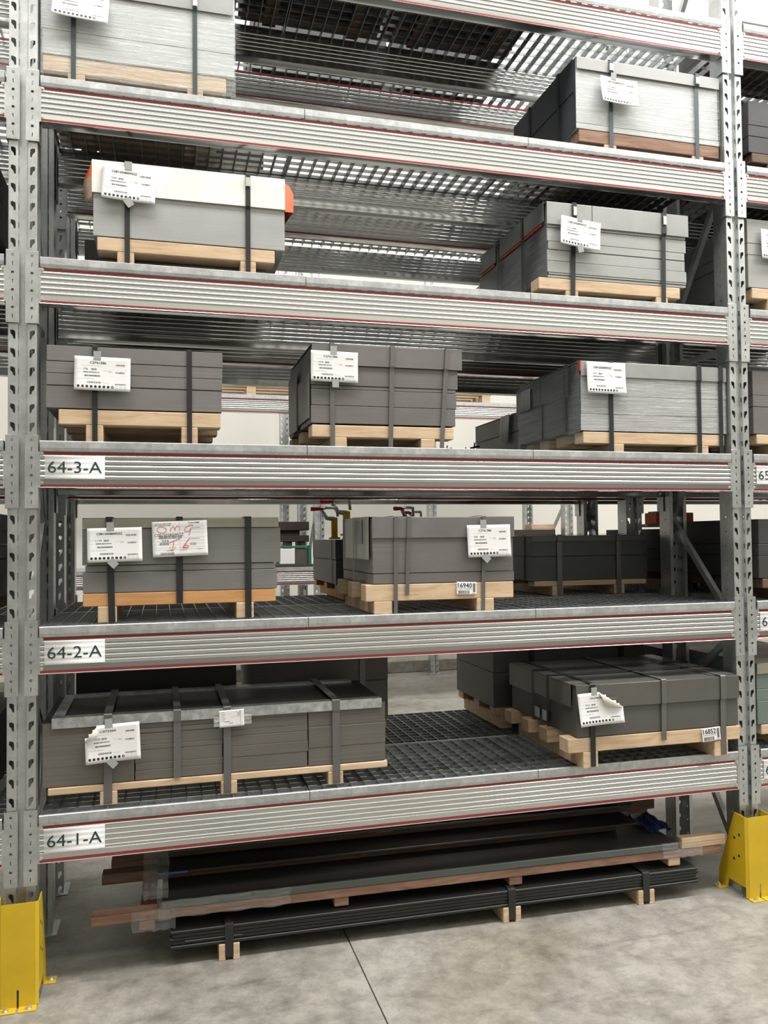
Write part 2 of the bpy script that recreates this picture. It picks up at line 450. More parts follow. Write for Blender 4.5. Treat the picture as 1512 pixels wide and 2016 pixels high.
def post_mesh(name='post'):
    b = MB(); p = 0.075
    z0 = zb(1) + 0.001 - p/2 - 7*p            # cell edges; slot centres at zb + 0.001
    n = int((TOPZ - z0)/p)
    b.quad((-0.0535, 0, 0.004), (-0.019, 0, 0.004), (-0.019, 0, z0), (-0.0535, 0, z0))
    b.quad((0.019, 0, 0.004), (0.0535, 0, 0.004), (0.0535, 0, z0), (0.019, 0, z0))
    for s in (-1, 1):
        b.quad((s*0.0535, 0.1, 0.004), (s*0.0535, 0, 0.004), (s*0.0535, 0, z0), (s*0.0535, 0.1, z0))
        b.quad((s*0.019, 0, 0.004), (s*0.0155, 0.016, 0.004), (s*0.0155, 0.016, z0), (s*0.019, 0, z0))
        b.quad((s*0.0535, 0.1, 0.004), (s*0.034, 0.1, 0.004), (s*0.034, 0.1, z0+n*p), (s*0.0535, 0.1, z0+n*p))
    for k in range(n):
        a, c = z0+k*p, z0+(k+1)*p
        b.perf(lambda u, v: (u, 0, v), -0.0535, -0.019, a, c, TEAR)
        b.perf(lambda u, v: (u, 0, v), 0.019, 0.0535, a, c, mirror(TEAR))
        for s in (-1, 1):
            b.perf(lambda u, v: (s*0.0535, u, v), 0.0, 0.1, a, c, CIRC, cu=0.055)
            b.perf(lambda u, v: (s*(0.019-0.0035*u/0.016), u, v), 0.0, 0.016, a, c, RECT, cv=(a+c)/2-0.0375+0.0 if False else (a+c)/2)
    b.quad((-0.0155, 0.016, 0.004), (0.0155, 0.016, 0.004), (0.0155, 0.016, z0+n*p), (-0.0155, 0.016, z0+n*p))
    return b.weld().mesh(name, G_POST)
POST = post_mesh()
FOOT = MB().cham(-0.075, 0.075, -0.03, 0.13, 0, 0.006, 0.001).mesh('base_plate', G_POST)
DEP = 0.65
NODES = [((0.05, 0.10), (0.60, 0.92)), ((0.60, 0.92), (0.05, 1.31)), ((0.05, 1.31), (0.60, 1.90)), ((0.60, 1.90), (0.05, 2.68)),
         ((0.60, 2.93), (0.05, 3.74)), ((0.05, 3.74), (0.60, 4.52)), ((0.60, 4.52), (0.05, 5.28))]
def brace_mesh(a, c):
    b = MB(); A = Vector((0, a[0], a[1])); Cc = Vector((0, c[0], c[1])); t = (Cc-A).normalized(); nrm = t.cross(Vector((1, 0, 0)))
    w, d = 0.016, 0.013
    prof = [(-w, -d), (w, -d), (w, d), (w*0.7, d), (w*0.7, -d*0.7), (-w*0.7, -d*0.7), (-w*0.7, d), (-w, d)]
    n = len(prof)
    for p in (A, Cc): b.v += [tuple(p + nrm*x + Vector((1, 0, 0))*y) for x, y in prof]
    for i in range(n):
        j = (i+1) % n; b.f.append((i, j, n+j, n+i)); b.sm.append(False)
    b.f += [tuple(reversed(range(n))), tuple(range(n, 2*n))]; b.sm += [False, False]
    return b.mesh('brace', G_POST)
BRACES = [brace_mesh(*n) for n in NODES]
HBR = MB().box(-0.012, 0.012, 0.09, DEP-0.09, 2.76, 2.79).mesh('brace', G_POST)
def frame(x, y0, label):
    r = empty('upright_frame', (x, y0, 0), label, 'rack frame', 'galvanised upright frames of the racks')
    link_mesh('post', POST, r, (0, 0.007, 0), solid=0.0022)
    link_mesh('post', POST, r, (0, DEP-0.007, 0), rz=PI, solid=0.0022)
    link_mesh('base_plate', FOOT, r, (0, 0.004, 0)); link_mesh('base_plate', FOOT, r, (0, DEP-0.104, 0))
    for me in BRACES: link_mesh('brace', me, r)
    link_mesh('brace', HBR, r)
    return r
XL, XR = -GP/2, BW + GP/2
XLL, XRR = XL - (BW+GP), XR + (BW+GP)
YA, YB = 0.0, 0.99
frame(XL, YA, 'perforated steel upright frame of the front rack standing inside the frontmost yellow guard')
frame(XR, YA, 'perforated steel upright frame between the 64 signs and the 65 signs, front rack')
frame(XLL, YA, 'perforated steel upright frame of the front rack at the end beyond the unsigned bay')
frame(XRR, YA, 'perforated steel upright frame of the front rack at the end of the 65 bay')
frame(XL, YB, 'perforated steel upright frame of the rear rack behind the frontmost yellow guard')
frame(XR, YB, 'perforated steel upright frame of the rear rack behind the 64 to 65 upright')
frame(XLL, YB, 'perforated steel upright frame of the rear rack beyond the unsigned bay')
frame(XRR, YB, 'perforated steel upright frame of the rear rack at the end of the 65 bay')

# ------------------------------------------------------------------ beams
def beam_profile():
    """(y, z) relative to the lower bolt; outer face looks towards -y"""
    p = [(0.050, -0.021), (0.0, -0.0212), (-0.0035, -0.0212), (-0.0062, -0.0200), (-0.0070, -0.0186), (-0.0062, -0.0172), (-0.0035, -0.0164), (-0.0008, -0.0163), (0.0, 0.012)]
    for k in range(5):
        z = 0.0227 + 0.021*k
        p += [(0.00805-0.0107*math.cos(t), z+0.0107*math.sin(t)) for t in (-0.72, -0.54, -0.36, -0.18, 0, 0.18, 0.36, 0.54, 0.72)]
    p += [(0.0, 0.113), (0.0, 0.128), (0.050, 0.128)]
    q = []
    for k in reversed(range(5)):
        z = 0.0227 + 0.021*k
        q += [(0.05-0.00805+0.0107*math.cos(t), z+0.0107*math.sin(t)) for t in (0.72, 0.54, 0.36, 0.18, 0, -0.18, -0.36, -0.54, -0.72)]
    return p + q + [(0.05, 0.0), (0.0545, -0.0165), (0.0545, -0.0195)]
_bp = beam_profile()
bb = MB(); bb.prism(_bp, -0.006, BW+0.006)
BEAM = bb.mesh('beam_body', G_BEAM)
for e in BEAM.polygons: e.use_smooth = len(e.vertices) == 4
if hasattr(BEAM, 'set_sharp_from_angle'): BEAM.set_sharp_from_angle(angle=0.6)
STR_T = MB().box(-0.006, BW+0.006, -0.0008, 0.001, 0.1155, 0.1262).mesh('red_stripe', RED)
STR_B = MB().box(-0.006, BW+0.006, -0.0010, 0.001, -0.0166, -0.0056).mesh('red_stripe', RED)
def conn_mesh(s):
    """end plate; s=-1 at the beam's left end (plate covers the upright to the left)"""
    b = MB(); hx = 0.0
    x0, x1 = (-0.0625, -0.0125) if s < 0 else (BW+0.0125, BW+0.0625)
    z = -0.103
    b.quad((x0, 0, z), (x1, 0, z), (x1, 0, z+0.008), (x0, 0, z+0.008))
    for k in range(4):
        a = z+0.008-0.0 + k*0.0715
        h = SLIT if s < 0 else mirror(SLIT)
        b.perf(lambda u, v: (u, 0, v), x0, x1, a, a+0.034, h, cu=(x0+x1)/2)
        b.perf(lambda u, v: (u, 0, v), x0, x1, a+0.034, a+0.0715, CIRC2, cu=(x0+x1)/2)
    zt = z+0.008+4*0.0715
    b.quad((x0, 0, zt), (x1, 0, zt), (x1, 0, zt+0.002), (x0, 0, zt+0.002)); zt += 0.002
    xe = x1 if s < 0 else x0
    b.quad((xe, 0, z), (xe, 0.06, z), (xe, 0.06, zt), (xe, 0, zt))
    xb = xe - s*0.008
    b.quad((xe, 0.001, -0.02), (xb, 0.001, -0.02), (xb, 0.001, 0.127), (xe, 0.001, 0.127))
    return b.weld().mesh('end_connector', G_POST)
CONL, CONR = conn_mesh(-1), conn_mesh(1)
def bolt_mesh():
    b = MB(); b.tube([(0, 0.0, 0), (0, -0.002, 0)], 0.0085, 12, False); b.tube([(0, -0.001, 0), (0, -0.0075, 0)], [0.0058, 0.0050], 6, False)
    return b.mesh('bolt', BOLT)
BOLTM = bolt_mesh()
def beam(l, bay, y, flip, label, group):
    r = empty('shelf_beam', (0, 0, 0), label, 'beam', group)
    r['kind'] = 'thing'
    x = bay*(BW+GP)
    if flip: r.location = (x+BW, y, zb(l)); r.rotation_euler = (0, 0, PI)
    else: r.location = (x, y, zb(l))
    link_mesh('beam_body', BEAM, r)
    link_mesh('red_stripe', STR_T, r)['label'] = 'red painted stripe'; link_mesh('red_stripe', STR_B, r)['label'] = 'red painted stripe'
    link_mesh('end_connector', CONL, r, (0, -0.003, 0), solid=0.003); link_mesh('end_connector', CONR, r, (0, -0.003, 0), solid=0.003)
    for bx in (0.0, BW):
        for bz in (0.0, 0.119):
            link_mesh('bolt', BOLTM, r, (bx, 0, bz)); link_mesh('bolt', BOLTM, r, (bx, 0.05, bz), rz=PI)
    return r
FB = {}
for l in range(1, 7):
    for bay in (0, -1, 1):
        FB[l, bay] = beam(l, bay, YA, False, f'{BAY[bay]} front beam, red-striped, at {LN[l]}' + (f', signed {64+bay}-{l}-A' if bay >= 0 and l < 4 else ''), 'front beams facing the aisle')
        beam(l, bay, YA+DEP, True, f'{BAY[bay]} back beam of the front rack at {LN[l]}', 'back beams of the front rack')
        beam(l, bay, YB, False, f'{BAY[bay]} near beam of the rear rack at {LN[l]}', 'near beams of the rear rack')
        if l > 1: beam(l, bay, YB+DEP, True, f'{BAY[bay]} far beam of the rear rack at {LN[l]}', 'far beams of the rear rack')

# location signs stuck on the front beams
def sign(bm, txt, x0, x1):
    z0, z1 = 0.0165, 0.1115
    m = MB(); n = 36
    for i in range(n):
        a = z0+(z1-z0)*i/n; c = z0+(z1-z0)*(i+1)/n
        f = lambda z: -0.0042 - 0.0006*math.cos((z-0.0227)/0.021*2*PI)
        m.quad((x0, f(a), a), (x1, f(a), a), (x1, f(c), c), (x0, f(c), c), smooth=True)
    s = m.build('location_sign', WHITE_LBL, bm, solid=0.0006); s['label'] = f'white location label printed {txt}'
    v, f = fitted_text(txt, (x1-x0)*0.90, (z1-z0)*0.50)
    cx, cz = (x0+x1)/2, z0+(z1-z0)*0.50
    t = MB(); t.v = [(cx+a, -0.0056, cz+b) for a, b in v]; t.f = f; t.sm = [False]*len(f)
    o = t.build('lettering', GREEN_INK, s)
for l in (1, 2, 3):
    sign(FB[l, 0], f'64-{l}-A', 0.012, 0.243)
    sign(FB[l, 1], f'65-{l}-A', 0.012, 0.243)

# ------------------------------------------------------------------ grating panels
def grating_meshes(w, d):
    g = MB()
    n = round(w/0.0625)
    for i in range(n+1):
        x = 0.004 + (w-0.008)*i/n
        g.box(x-0.0017, x+0.0017, 0.002, d, -0.034, 0.0)
    c = MB(); k = round(d/0.066)
    for j in range(1, k+1):
        y = d*j/k - 0.004
        c.box(0.002, w-0.002, y-0.0017, y+0.0017, -0.016, -0.0005)
    e = MB()
    e.prism([(0.003, 0.0005), (-0.0085, 0.0005), (-0.0110, -0.002), (-0.0105, -0.028), (-0.0075, -0.0415), (-0.0045, -0.0415), (-0.0075, -0.0275), (-0.0075, -0.0025), (0.003, -0.0025)], 0, w)
    return g.mesh('bearing_bars', G_GRATE), c.mesh('cross_bars', G_GRATE), e.mesh('edge_flange', G_CAP)
EDGES = [(-0.006, 1.0835), (1.0865, 2.1635), (2.1665, BW+0.006)]
GM = {}
ORD = ['nearest the frontmost guard', 'middle of three', 'nearest the 65 bay']
def deck(l, bay, k, y0, d, label):
    w = round(EDGES[k][1]-EDGES[k][0], 4)
    if (w, d) not in GM: GM[w, d] = grating_meshes(w, d)
    r = empty('grating_panel', (bay*(BW+GP)+EDGES[k][0], y0, zd(l)), label, 'shelf panel', 'steel grating shelf panels')
    for nm, me in zip(('bearing_bars', 'cross_bars', 'edge_flange'), GM[w, d]): link_mesh(nm, me, r)
for l in range(1, 7):
    for k in range(3):
        deck(l, 0, k, YA, 0.645, f'front rack grating panel at {LN[l]}, {ORD[k]}')
        deck(l, 0, k, YB-0.33, 0.945 if l > 2 else 0.70, f'rear rack grating panel at {LN[l]}, {ORD[k]}')
    deck(l, -1, 2, YA, 0.645, f'front rack grating panel at {LN[l]}, beyond the frontmost guard')
    deck(l, -1, 2, YB-0.33, 0.945 if l > 2 else 0.70, f'rear rack grating panel at {LN[l]}, beyond the frontmost guard')
    deck(l, 1, 0, YA, 0.645, f'front rack grating panel at {LN[l]}, in the bay signed 65')
    for k in (0, 1): deck(l, 1, k, YB-0.33, 0.945 if l > 2 else 0.70, f'rear rack grating panel at {LN[l]}, {["nearest", "second"][k]} in the bay signed 65')

# ------------------------------------------------------------------ yellow guards
def guard(x, label, y=0.0, rz=0.0):
    r = empty('column_guard', (x, y, 0), label, 'guard', 'yellow column guards', rz)
    b = MB(); h = 0.40; w = 0.074; yf = -0.062; sl = 0.010
    # front face with slot and foot, split round the slot
    def fr(xa, xb, za, zc): b.quad((xa, yf, za), (xb, yf, za), (xb, yf, zc), (xa, yf, zc))
    # front plate as a shallow centre and two bends
    fr(-w+0.012, -0.004, 0.004, 0.07); fr(0.004, w-0.012, 0.004, 0.07); fr(-w+0.012, w-0.012, 0.07, h)
    for s in (-1, 1):
        X = s*w
        xi = s*(w-0.012)
        b.quad((xi, yf, 0.004), (X, yf+0.010, 0.004), (X, yf+0.010, h), (xi, yf, h))
        b.quad((X, yf+0.010, 0.055), (X, 0.055, 0.055), (X, 0.055, 0.12), (X, yf+0.010, 0.12)) if False else None
        # side plate: slopes back towards the floor, notch at the bottom
        side = [(yf+0.010, 0.055), (0.075, 0.055), (0.085, 0.004), (0.150, 0.004), (0.150, 0.075), (0.022, h+0.004), (yf+0.010, h)]
        tri = [(X, y, z) for y, z in side]
        b.quad(*(tri if s < 0 else tri[::-1]))
    body = b.build('guard_body', YELLOW, r, solid=0.004)
    for xa, xb, ya, yb in ((-w+0.005, -0.004, -0.100, yf), (0.004, w-0.005, -0.100, yf), (-w-0.045, -w, 0.09, 0.145), (w, w+0.045, 0.09, 0.145)):
        MB().cham(xa, xb, ya, yb, 0, 0.005, 0.001).build('floor_flange', YELLOW, r)
    for bx, by in ((-0.042, -0.082), (0.042, -0.082), (-w-0.025, 0.118), (w+0.025, 0.118)):
        a = MB(); a.tube([(bx, by, 0.005), (bx, by, 0.008)], 0.013, 12, False); a.tube([(bx, by, 0.007), (bx, by, 0.018)], [0.009, 0.0085], 6, False)
        a.build('anchor_bolt', BOLT, r)
    for s in (-1, 1):
        for y, z in ((-0.012, 0.30), (0.025, 0.275), (-0.008, 0.195), (0.03, 0.17)):
            MB().tube([(s*(w-0.0035), y, z), (s*(w+0.0026), y, z)], 0.0075, 10, False).build('bolt_hole', DARKGAP, r)['label'] = 'dark bolt hole'
    return r
guard(XL, 'bright yellow steel column guard nearest the camera, beside the 64-1-A sign')
guard(XR, 'bright yellow steel column guard at the foot of the 64 to 65 upright')
guard(XL, 'yellow steel column guard at the far foot of the rear rack, frontmost side', YB+DEP, PI)
guard(XR, 'yellow steel column guard at the far foot of the rear rack, 65 side', YB+DEP, PI)

# ------------------------------------------------------------------ pallets, stacks, straps
def pallet(x0, x1, y0, d, zdk, z_mid, z_top, feet, label, m=WOOD, fw=0.068, nb=3, m2=None, group='wooden skids under the sheet stacks'):
    """bearers along x over runners along y"""
    r = empty('pallet', ((x0+x1)/2, y0, zdk), label, 'pallet', group)
    cx = (x0+x1)/2
    random.seed(int(x0*1000)+int(zdk*77))
    for i in range(nb):
        a = y0 + (d-0.09)*i/(nb-1); j = random.uniform(-0.006, 0.006) if i else 0
        o = MB().cham(x0-cx+j, x1-cx+j, a-y0, a-y0+0.09, z_mid-zdk, z_top-zdk, 0.003).build('bearer', m, r)
    for f in feet:
        MB().cham(f-cx-fw/2, f-cx+fw/2, -0.004+random.uniform(0, 0.004), d-0.01, 0.0005, z_mid-zdk, 0.003).build('runner', m2 or m, r)
    return r

def stack(x0, x1, y0, d, z0, z1, m, label, breaks=(), steps=None, rz=0, gap=0.0012, cols=None, name='sheet_stack', group='strapped stacks of steel sheets'):
    """packs of sheets one over another, thin dark gaps between"""
    cx = (x0+x1)/2
    r = empty(name, (cx, y0, z0), label, 'sheet stack', group, rz)
    zs = [z0] + list(breaks) + [z1]
    random.seed(int(x0*991)+int(z0*313))
    for i in range(len(zs)-1):
        jx0, jx1, jy = (steps[i] if steps else (random.uniform(-0.003, 0.003), random.uniform(-0.003, 0.003), random.uniform(0, 0.003)))
        for a, c in (cols or [(x0, x1)]):  # side-by-side bundles
            MB().cham(a-cx+jx0, c-cx+jx1-(0.003 if cols else 0), jy, d, zs[i]-z0+(gap if i else 0), zs[i+1]-z0-gap, 0.0012).build('sheet_pack', m, r)
    r['_'] = 0; del r['_']
    return r
def lid(r, x0, x1, y0, z0, z1, d, m, t=0.003, off=0.006, left=None, xc=None, zr=None, label='folded cover plate', right=False, top=True):
    """folded cover sheet: front flap, top sheet, optional side flaps (drop of left flap)"""
    cx, cz = xc, zr
    b = MB(); rr = 0.004; ye = d+0.004 if top else 0.05
    outer = [(-off-t, z0-cz)] + [(-off-t+rr*(1-math.cos(a)), z1-cz-rr+rr*math.sin(a)) for a in (0, 0.5, 1.05, PI/2)] + [(ye, z1-cz)]
    inner = [(ye, z1-cz-t), (-off+0.001, z1-cz-t), (-off, z1-cz-t-0.001), (-off, z0-cz)]
    b.prism(outer+inner, x0-cx, x1-cx)
    for i in range(1, 4): b.sm[i] = True
    o = b.build('cover_plate', m, r); o['label'] = label
    if left:
        za, ya, yb = left
        s = MB(); s.box(x0-cx-0.006-t, x0-cx-0.006, ya, yb, za-cz, z1-cz+0.0015); s.box(x0-cx-0.006, x0-cx+0.05, ya, yb, z1-cz, z1-cz+0.0015)
        s.build('side_flap', m, r)
    return o
def strap(r, x, w, y0, zbot, ztop, d, m, xc, zr, bulge=(), yb=0.0, back=True, lean=0.0):
    """steel strap up the front, over the top and down the back"""
    zbot += 0.003
    path = [(-0.0055-yb, zbot-zr)]
    for z, o in bulge: path.append((-0.0055-o, z-zr))
    path += [(-0.0045-(bulge[-1][1] if bulge else 0), ztop-zr+0.001), (-0.002-(bulge[-1][1] if bulge else 0), ztop-zr+0.0035)]
    if back: path += [(d+0.004, ztop-zr+0.0035), (d+0.006, zbot-zr)]
    b = MB(); b.ribbon(path, x-xc-w/2, x-xc+w/2, 0.0012)
    if lean:
        n = len(b.v)
        b.v = [(vx+lean*((vz-(ztop-zr))/(ztop-zbot)), vy, vz) for vx, vy, vz in b.v]
    return b.build('strap', m, r)
def side_strap(r, y, w, x0, x1, zbot, ztop, m, xc, zr, off=0.002):
    path = [(x0-xc-off-0.0015, zbot-zr), (x0-xc-off-0.0015, ztop-zr+0.004), (x1-xc+off, ztop-zr+0.005), (x1-xc+off+0.0015, zbot-zr)]
    return MB().ribbon(path, y, y+w, 0.0012, 'y').build('strap', m, r)
def seal(r, x, y, z, w, h, xc, zr):
    b = MB(); b.cham(x-xc-w/2, x-xc+w/2, y-0.004, y, z-zr-h/2, z-zr+h/2, 0.0015)
    b.build('strap_seal', SEAL, r)['label'] = 'shiny metal strap seal'
def wrap(r, x0, x1, d, z0, z1, xc, zr, label='clear stretch film', off=0.0042, faces='FLR', seed=1, m=None):
    """wrinkled clear film round the stack: a thin skin with its own small folds"""
    rnd = random.Random(seed); b = MB()
    def skin(P, nu, nv, nrm):
        g = [[None]*(nv+1) for _ in range(nu+1)]
        for i in range(nu+1):
            for j in range(nv+1):
                p = P(i/nu, j/nv); e = 0.0008*math.sin(i*0.9+seed)*math.sin(j*2.1+i*0.35) + rnd.uniform(-0.0006, 0.0006)
                g[i][j] = tuple(p[k]+nrm[k]*e for k in range(3))
        for i in range(nu):
            for j in range(nv): b.quad(g[i][j], g[i+1][j], g[i+1][j+1], g[i][j+1], smooth=True)
    a, c, e, f = x0-xc-off, x1-xc+off, z0-zr, z1-zr
    if 'F' in faces: skin(lambda u, v: (a+(c-a)*u, -off, e+(f-e)*v), 26, 14, (0, 1, 0))
    if 'L' in faces: skin(lambda u, v: (a, -off+(d+off)*u, e+(f-e)*v), 18, 10, (1, 0, 0))
    if 'R' in faces: skin(lambda u, v: (c, -off+(d+off)*u, e+(f-e)*v), 18, 10, (1, 0, 0))
    o = b.build('stretch_film', m or FILM, r); o['label'] = label
    return o

Z = lambda z: z + ZF
# ------------------------------------------------------------------ tags
def ribbon2d(pts, w):
    """flat pen stroke along a polyline"""
    v = []; f = []
    n = len(pts)
    for i, p in enumerate(pts):
        a = Vector(pts[max(i-1, 0)]); c = Vector(pts[min(i+1, n-1)]); t = (c-a).normalized() if (c-a).length > 0 else Vector((1, 0))
        q = Vector((-t.y, t.x))*w/2
        v += [(p[0]+q.x, p[1]+q.y), (p[0]-q.x, p[1]-q.y)]
    for i in range(n-1): f.append((2*i, 2*i+1, 2*i+3, 2*i+2))
    return v, f
class Flat:
    """2-D print collected on a w x h card, u,v in 0..1 from the upper left corner"""
    def __init__(s, w, h): s.w = w; s.h = h; s.v = []; s.f = []
    def add(s, v, f):
        n = len(s.v); s.v += v; s.f += [tuple(n+i for i in q) for q in f]
    def rect(s, u0, u1, v0, v1, nx=3):
        for i in range(nx):
            a = u0+(u1-u0)*i/nx; c = u0+(u1-u0)*(i+1)/nx
            s.add([((a-.5)*s.w, (.5-v1)*s.h), ((c-.5)*s.w, (.5-v1)*s.h), ((c-.5)*s.w, (.5-v0)*s.h), ((a-.5)*s.w, (.5-v0)*s.h)], [(0, 1, 2, 3)])
    def ticks(s, u0, u1, v0, v1, n, seed=1, fill=0.62):
        r = random.Random(seed); st = (u1-u0)/n
        for i in range(n):
            a = u0+st*i; s.rect(a, a+st*r.uniform(fill-0.25, fill+0.25), v0, v1, 1)
    def dot(s, u, v, r, inner=0):
        cx, cy = (u-.5)*s.w, (.5-v)*s.h; n = 14
        if not inner: s.add([(cx+r*math.cos(2*PI*k/n), cy+r*math.sin(2*PI*k/n)) for k in range(n)], [tuple(range(n))])
        else:
            vs = [(cx+q*math.cos(2*PI*k/n), cy+q*math.sin(2*PI*k/n)) for q in (r, inner) for k in range(n)]
            s.add(vs, [(k, (k+1) % n, n+(k+1) % n, n+k) for k in range(n)])
    def text(s, txt, u0, u1, vc, hh):
        v, f = fitted_text(txt, (u1-u0)*s.w, hh*s.h)
        s.add([(x+((u0+u1)/2-.5)*s.w, y+(.5-vc)*s.h) for x, y in v], f)
    def stroke(s, pts, wd): s.add(*ribbon2d([((u-.5)*s.w, (.5-v)*s.h) for u, v in pts], wd))
    def put(s, name, m, parent, surf, label=None, lift=0.0007):
        b = MB(); b.v = [surf(x, y, lift) for x, y in s.v]; b.f = s.f; b.sm = [False]*len(s.f)
        o = b.build(name, m, parent)
        if label: o['label'] = label
        return o

def card(cx, cz, y, w, h, tilt, curl, label, cat='tag', name='inventory_tag', m=PAPER, group='white stock tags taped to the straps', fold=None):
    """a sheet of paper with a slight curl, hanging in the plane y=const; curl=(side bow, bottom lift)"""
    side, lift = curl
    def surf(x, z, o=0.0):
        u = x/(w/2); v = (h/2 - z)/h
        yy = -0.001 - lift*v**2 - side*u*u*(0.4+0.6*v) + 0.3*side*u*v
        return (x, yy - o, z)
    r = None; nx, nz = 14, 10; b = MB()
    g = []
    for i in range(nx+1):
        col = []
        for j in range(nz+1):
            x = -w/2 + w*i/nx; z = h/2 - h*j/nz
            col.append(surf(x, z))
        g.append(col)
    def cut(i, j):
        if not fold: return False
        u, v = (i+0.5)/nx, (j+0.5)/nz
        s, fu, fv = fold
        uu = u if s == 'L' else 1-u
        return uu/fu + v/fv < 1
    for i in range(nx):
        for j in range(nz):
            if cut(i, j): continue
            b.quad(g[i][j+1], g[i+1][j+1], g[i+1][j], g[i][j], smooth=True)
    o = b.build(name, m, None, (cx, y, cz), solid=0.0004)
    o.rotation_euler = (0, tilt, 0)
    tag(o, label, cat, group)
    if fold:
        s, fu, fv = fold; k = -1 if s == 'L' else 1
        A = (k*(0.5-fu)*w, h/2); B_ = (k*0.5*w, h/2-fv*h)
        mid = Vector(((A[0]+B_[0])/2, (A[1]+B_[1])/2)); dr = (Vector((0, 0))-mid).normalized()
        tip = mid + dr*0.42*min(fu*w, fv*h)*1.3
        # folded-over corner: a small curved flap rising off the card
        fb = MB(); n = 6
        for i in range(n):
            t0, t1 = i/n, (i+1)/n
            def P(t, e):
                p = Vector(A).lerp(Vector(B_), e); q = p.lerp(tip, t)
                return (q.x, surf(q.x, q.y)[1] - 0.001 - 0.016*math.sin(t*PI*0.8), q.y)
            if i < n-1: fb.quad(P(t0, 0), P(t0, 1), P(t1, 1), P(t1, 0), smooth=True)
            else: fb.quad(P(t0, 0), P(t0, 1), P(t1, 0.5), smooth=True)
        fb.build('curled_corner', CREAM_PAPER, o, solid=0.0004)['label'] = 'curled cream corner'
    return o, surf

def stock_tag(code, qty, cx, cz, y, w, h, tilt, curl, label, wide, dots=9, total=12, tape_top=True, tape_low=True, fold=None, tape_u=0.47, low_tilt=0.7, skipdots=0):
    o, surf = card(cx, cz, y, w, h, tilt, curl, label, fold=fold)
    s = 'Z' in code
    p = Flat(w, h)
    p.ticks(0.74 if not s else 0.70, 0.90, 0.20, 0.245, 13, 3, 0.7)
    p.ticks(0.73, 0.90, 0.425, 0.465, 14, 4, 0.7)
    p.ticks(0.30, 0.39, 0.345, 0.395, 4, 9, 0.8)
    p.ticks(0.155, 0.44, 0.445, 0.475, 20, 5, 0.75)
    p.ticks(0.18, 0.46, 0.54, 0.585, 18, 6, 0.75)
    p.ticks(0.23, 0.47, 0.735, 0.785, 14, 7, 0.72)
    p.ticks(0.72, 0.92, 0.775, 0.815, 14, 8, 0.65)
    p.text('NO', 0.605, 0.66, 0.425, 0.035)
    p.put('printed_lines', GREY_INK, o, surf, 'rows of small grey print')
    q = Flat(w, h)
    q.rect(0.13, 0.48, 0.262, 0.268, 6); q.rect(0.05, 0.13, 0.36, 0.366); q.rect(0.05, 0.12, 0.46, 0.466); q.rect(0.05, 0.14, 0.655, 0.662)
    q.rect(0.50, 0.60, 0.40, 0.406); q.rect(0.50, 0.62, 0.76, 0.766); q.ticks(0.16, 0.35, 0.645, 0.665, 14, 2, 0.6)
    for k in range(dots, total-skipdots): q.dot(0.075+0.0755*k, 0.885, 0.0052, 0.0038)
    q.put('printed_rules', PALE_INK, o, surf)
    c = Flat(w, h)
    c.text(code, 0.27 - (0.10 if s else 0), 0.56 + (0.08 if s else 0), 0.175, 0.062)
    if not fold or fold[0] == 'R': c.text(qty, 0.155, 0.155+0.027*len(qty), 0.37, 0.052)
    else: c.text(qty, 0.17, 0.17+0.027*len(qty), 0.37, 0.052)
    c.text(code, 0.2735 - (0.10 if s else 0), 0.5635 + (0.08 if s else 0), 0.175, 0.066)
    c.put('printed_code', mat('code_ink', (0.04, 0.04, 0.045), 0.6) if 'code_ink' not in bpy.data.materials else bpy.data.materials['code_ink'], o, surf, f'printed code {code}')
    d = Flat(w, h)
    for k in range(dots-1): d.dot(0.075+0.0755*k, 0.885, 0.0056)
    d.dot(0.075+0.0755*(dots-1), 0.885, 0.0056, 0.0024)
    d.put('printed_dots', BLACK_INK, o, surf, 'row of black dots')
    def tp(x, z, sx, sz, ang):
        b = MB(); ca, sa = math.cos(ang), math.sin(ang); P = []
        for a, e in ((-1, -1), (1, -1), (1, 1), (-1, 1)):
            X, Zz = a*sx/2, e*sz/2; P.append((x+X*ca-Zz*sa, min(surf(0, max(-h/2, min(h/2, z)))[1], -0.001)-0.0016, z+X*sa+Zz*ca))
        b.quad(*P); b.build('tape', TAPE, o, solid=0.0005)
    if tape_top: tp((tape_u-.5)*w, h/2+0.006, 0.030, 0.036, 0.02)
    if tape_low: tp((tape_u-.46)*w, -h/2-0.006, 0.030, 0.036, low_tilt)
    return o

def pallet_label(txt, cx, cz, y, w, h, label, tilt=0.0):
    o, surf = card(cx, cz, y, w, h, tilt, (0.001, 0.003), label, 'label', 'pallet_label', PAPER, 'numbered labels stapled to skids')
    c = Flat(w, h)
    c.text(txt, 0.07, 0.76, 0.27, 0.36); c.text(txt, 0.078, 0.768, 0.27, 0.36); c.text(txt, 0.074, 0.764, 0.28, 0.36)
    c.put('printed_number', BLACK_INK, o, surf, f'printed number {txt}')
    p = Flat(w, h)
    p.ticks(0.08, 0.66, 0.66, 0.92, 22, 5, 0.6); p.ticks(0.06, 0.78, 0.52, 0.57, 16, 3, 0.6); p.rect(0.82, 0.94, 0.10, 0.80, 1); p.ticks(0.80, 0.94, 0.88, 0.93, 5, 2)
    p.put('printed_bars', GREY_INK, o, surf, 'grey barcodes')
    return o

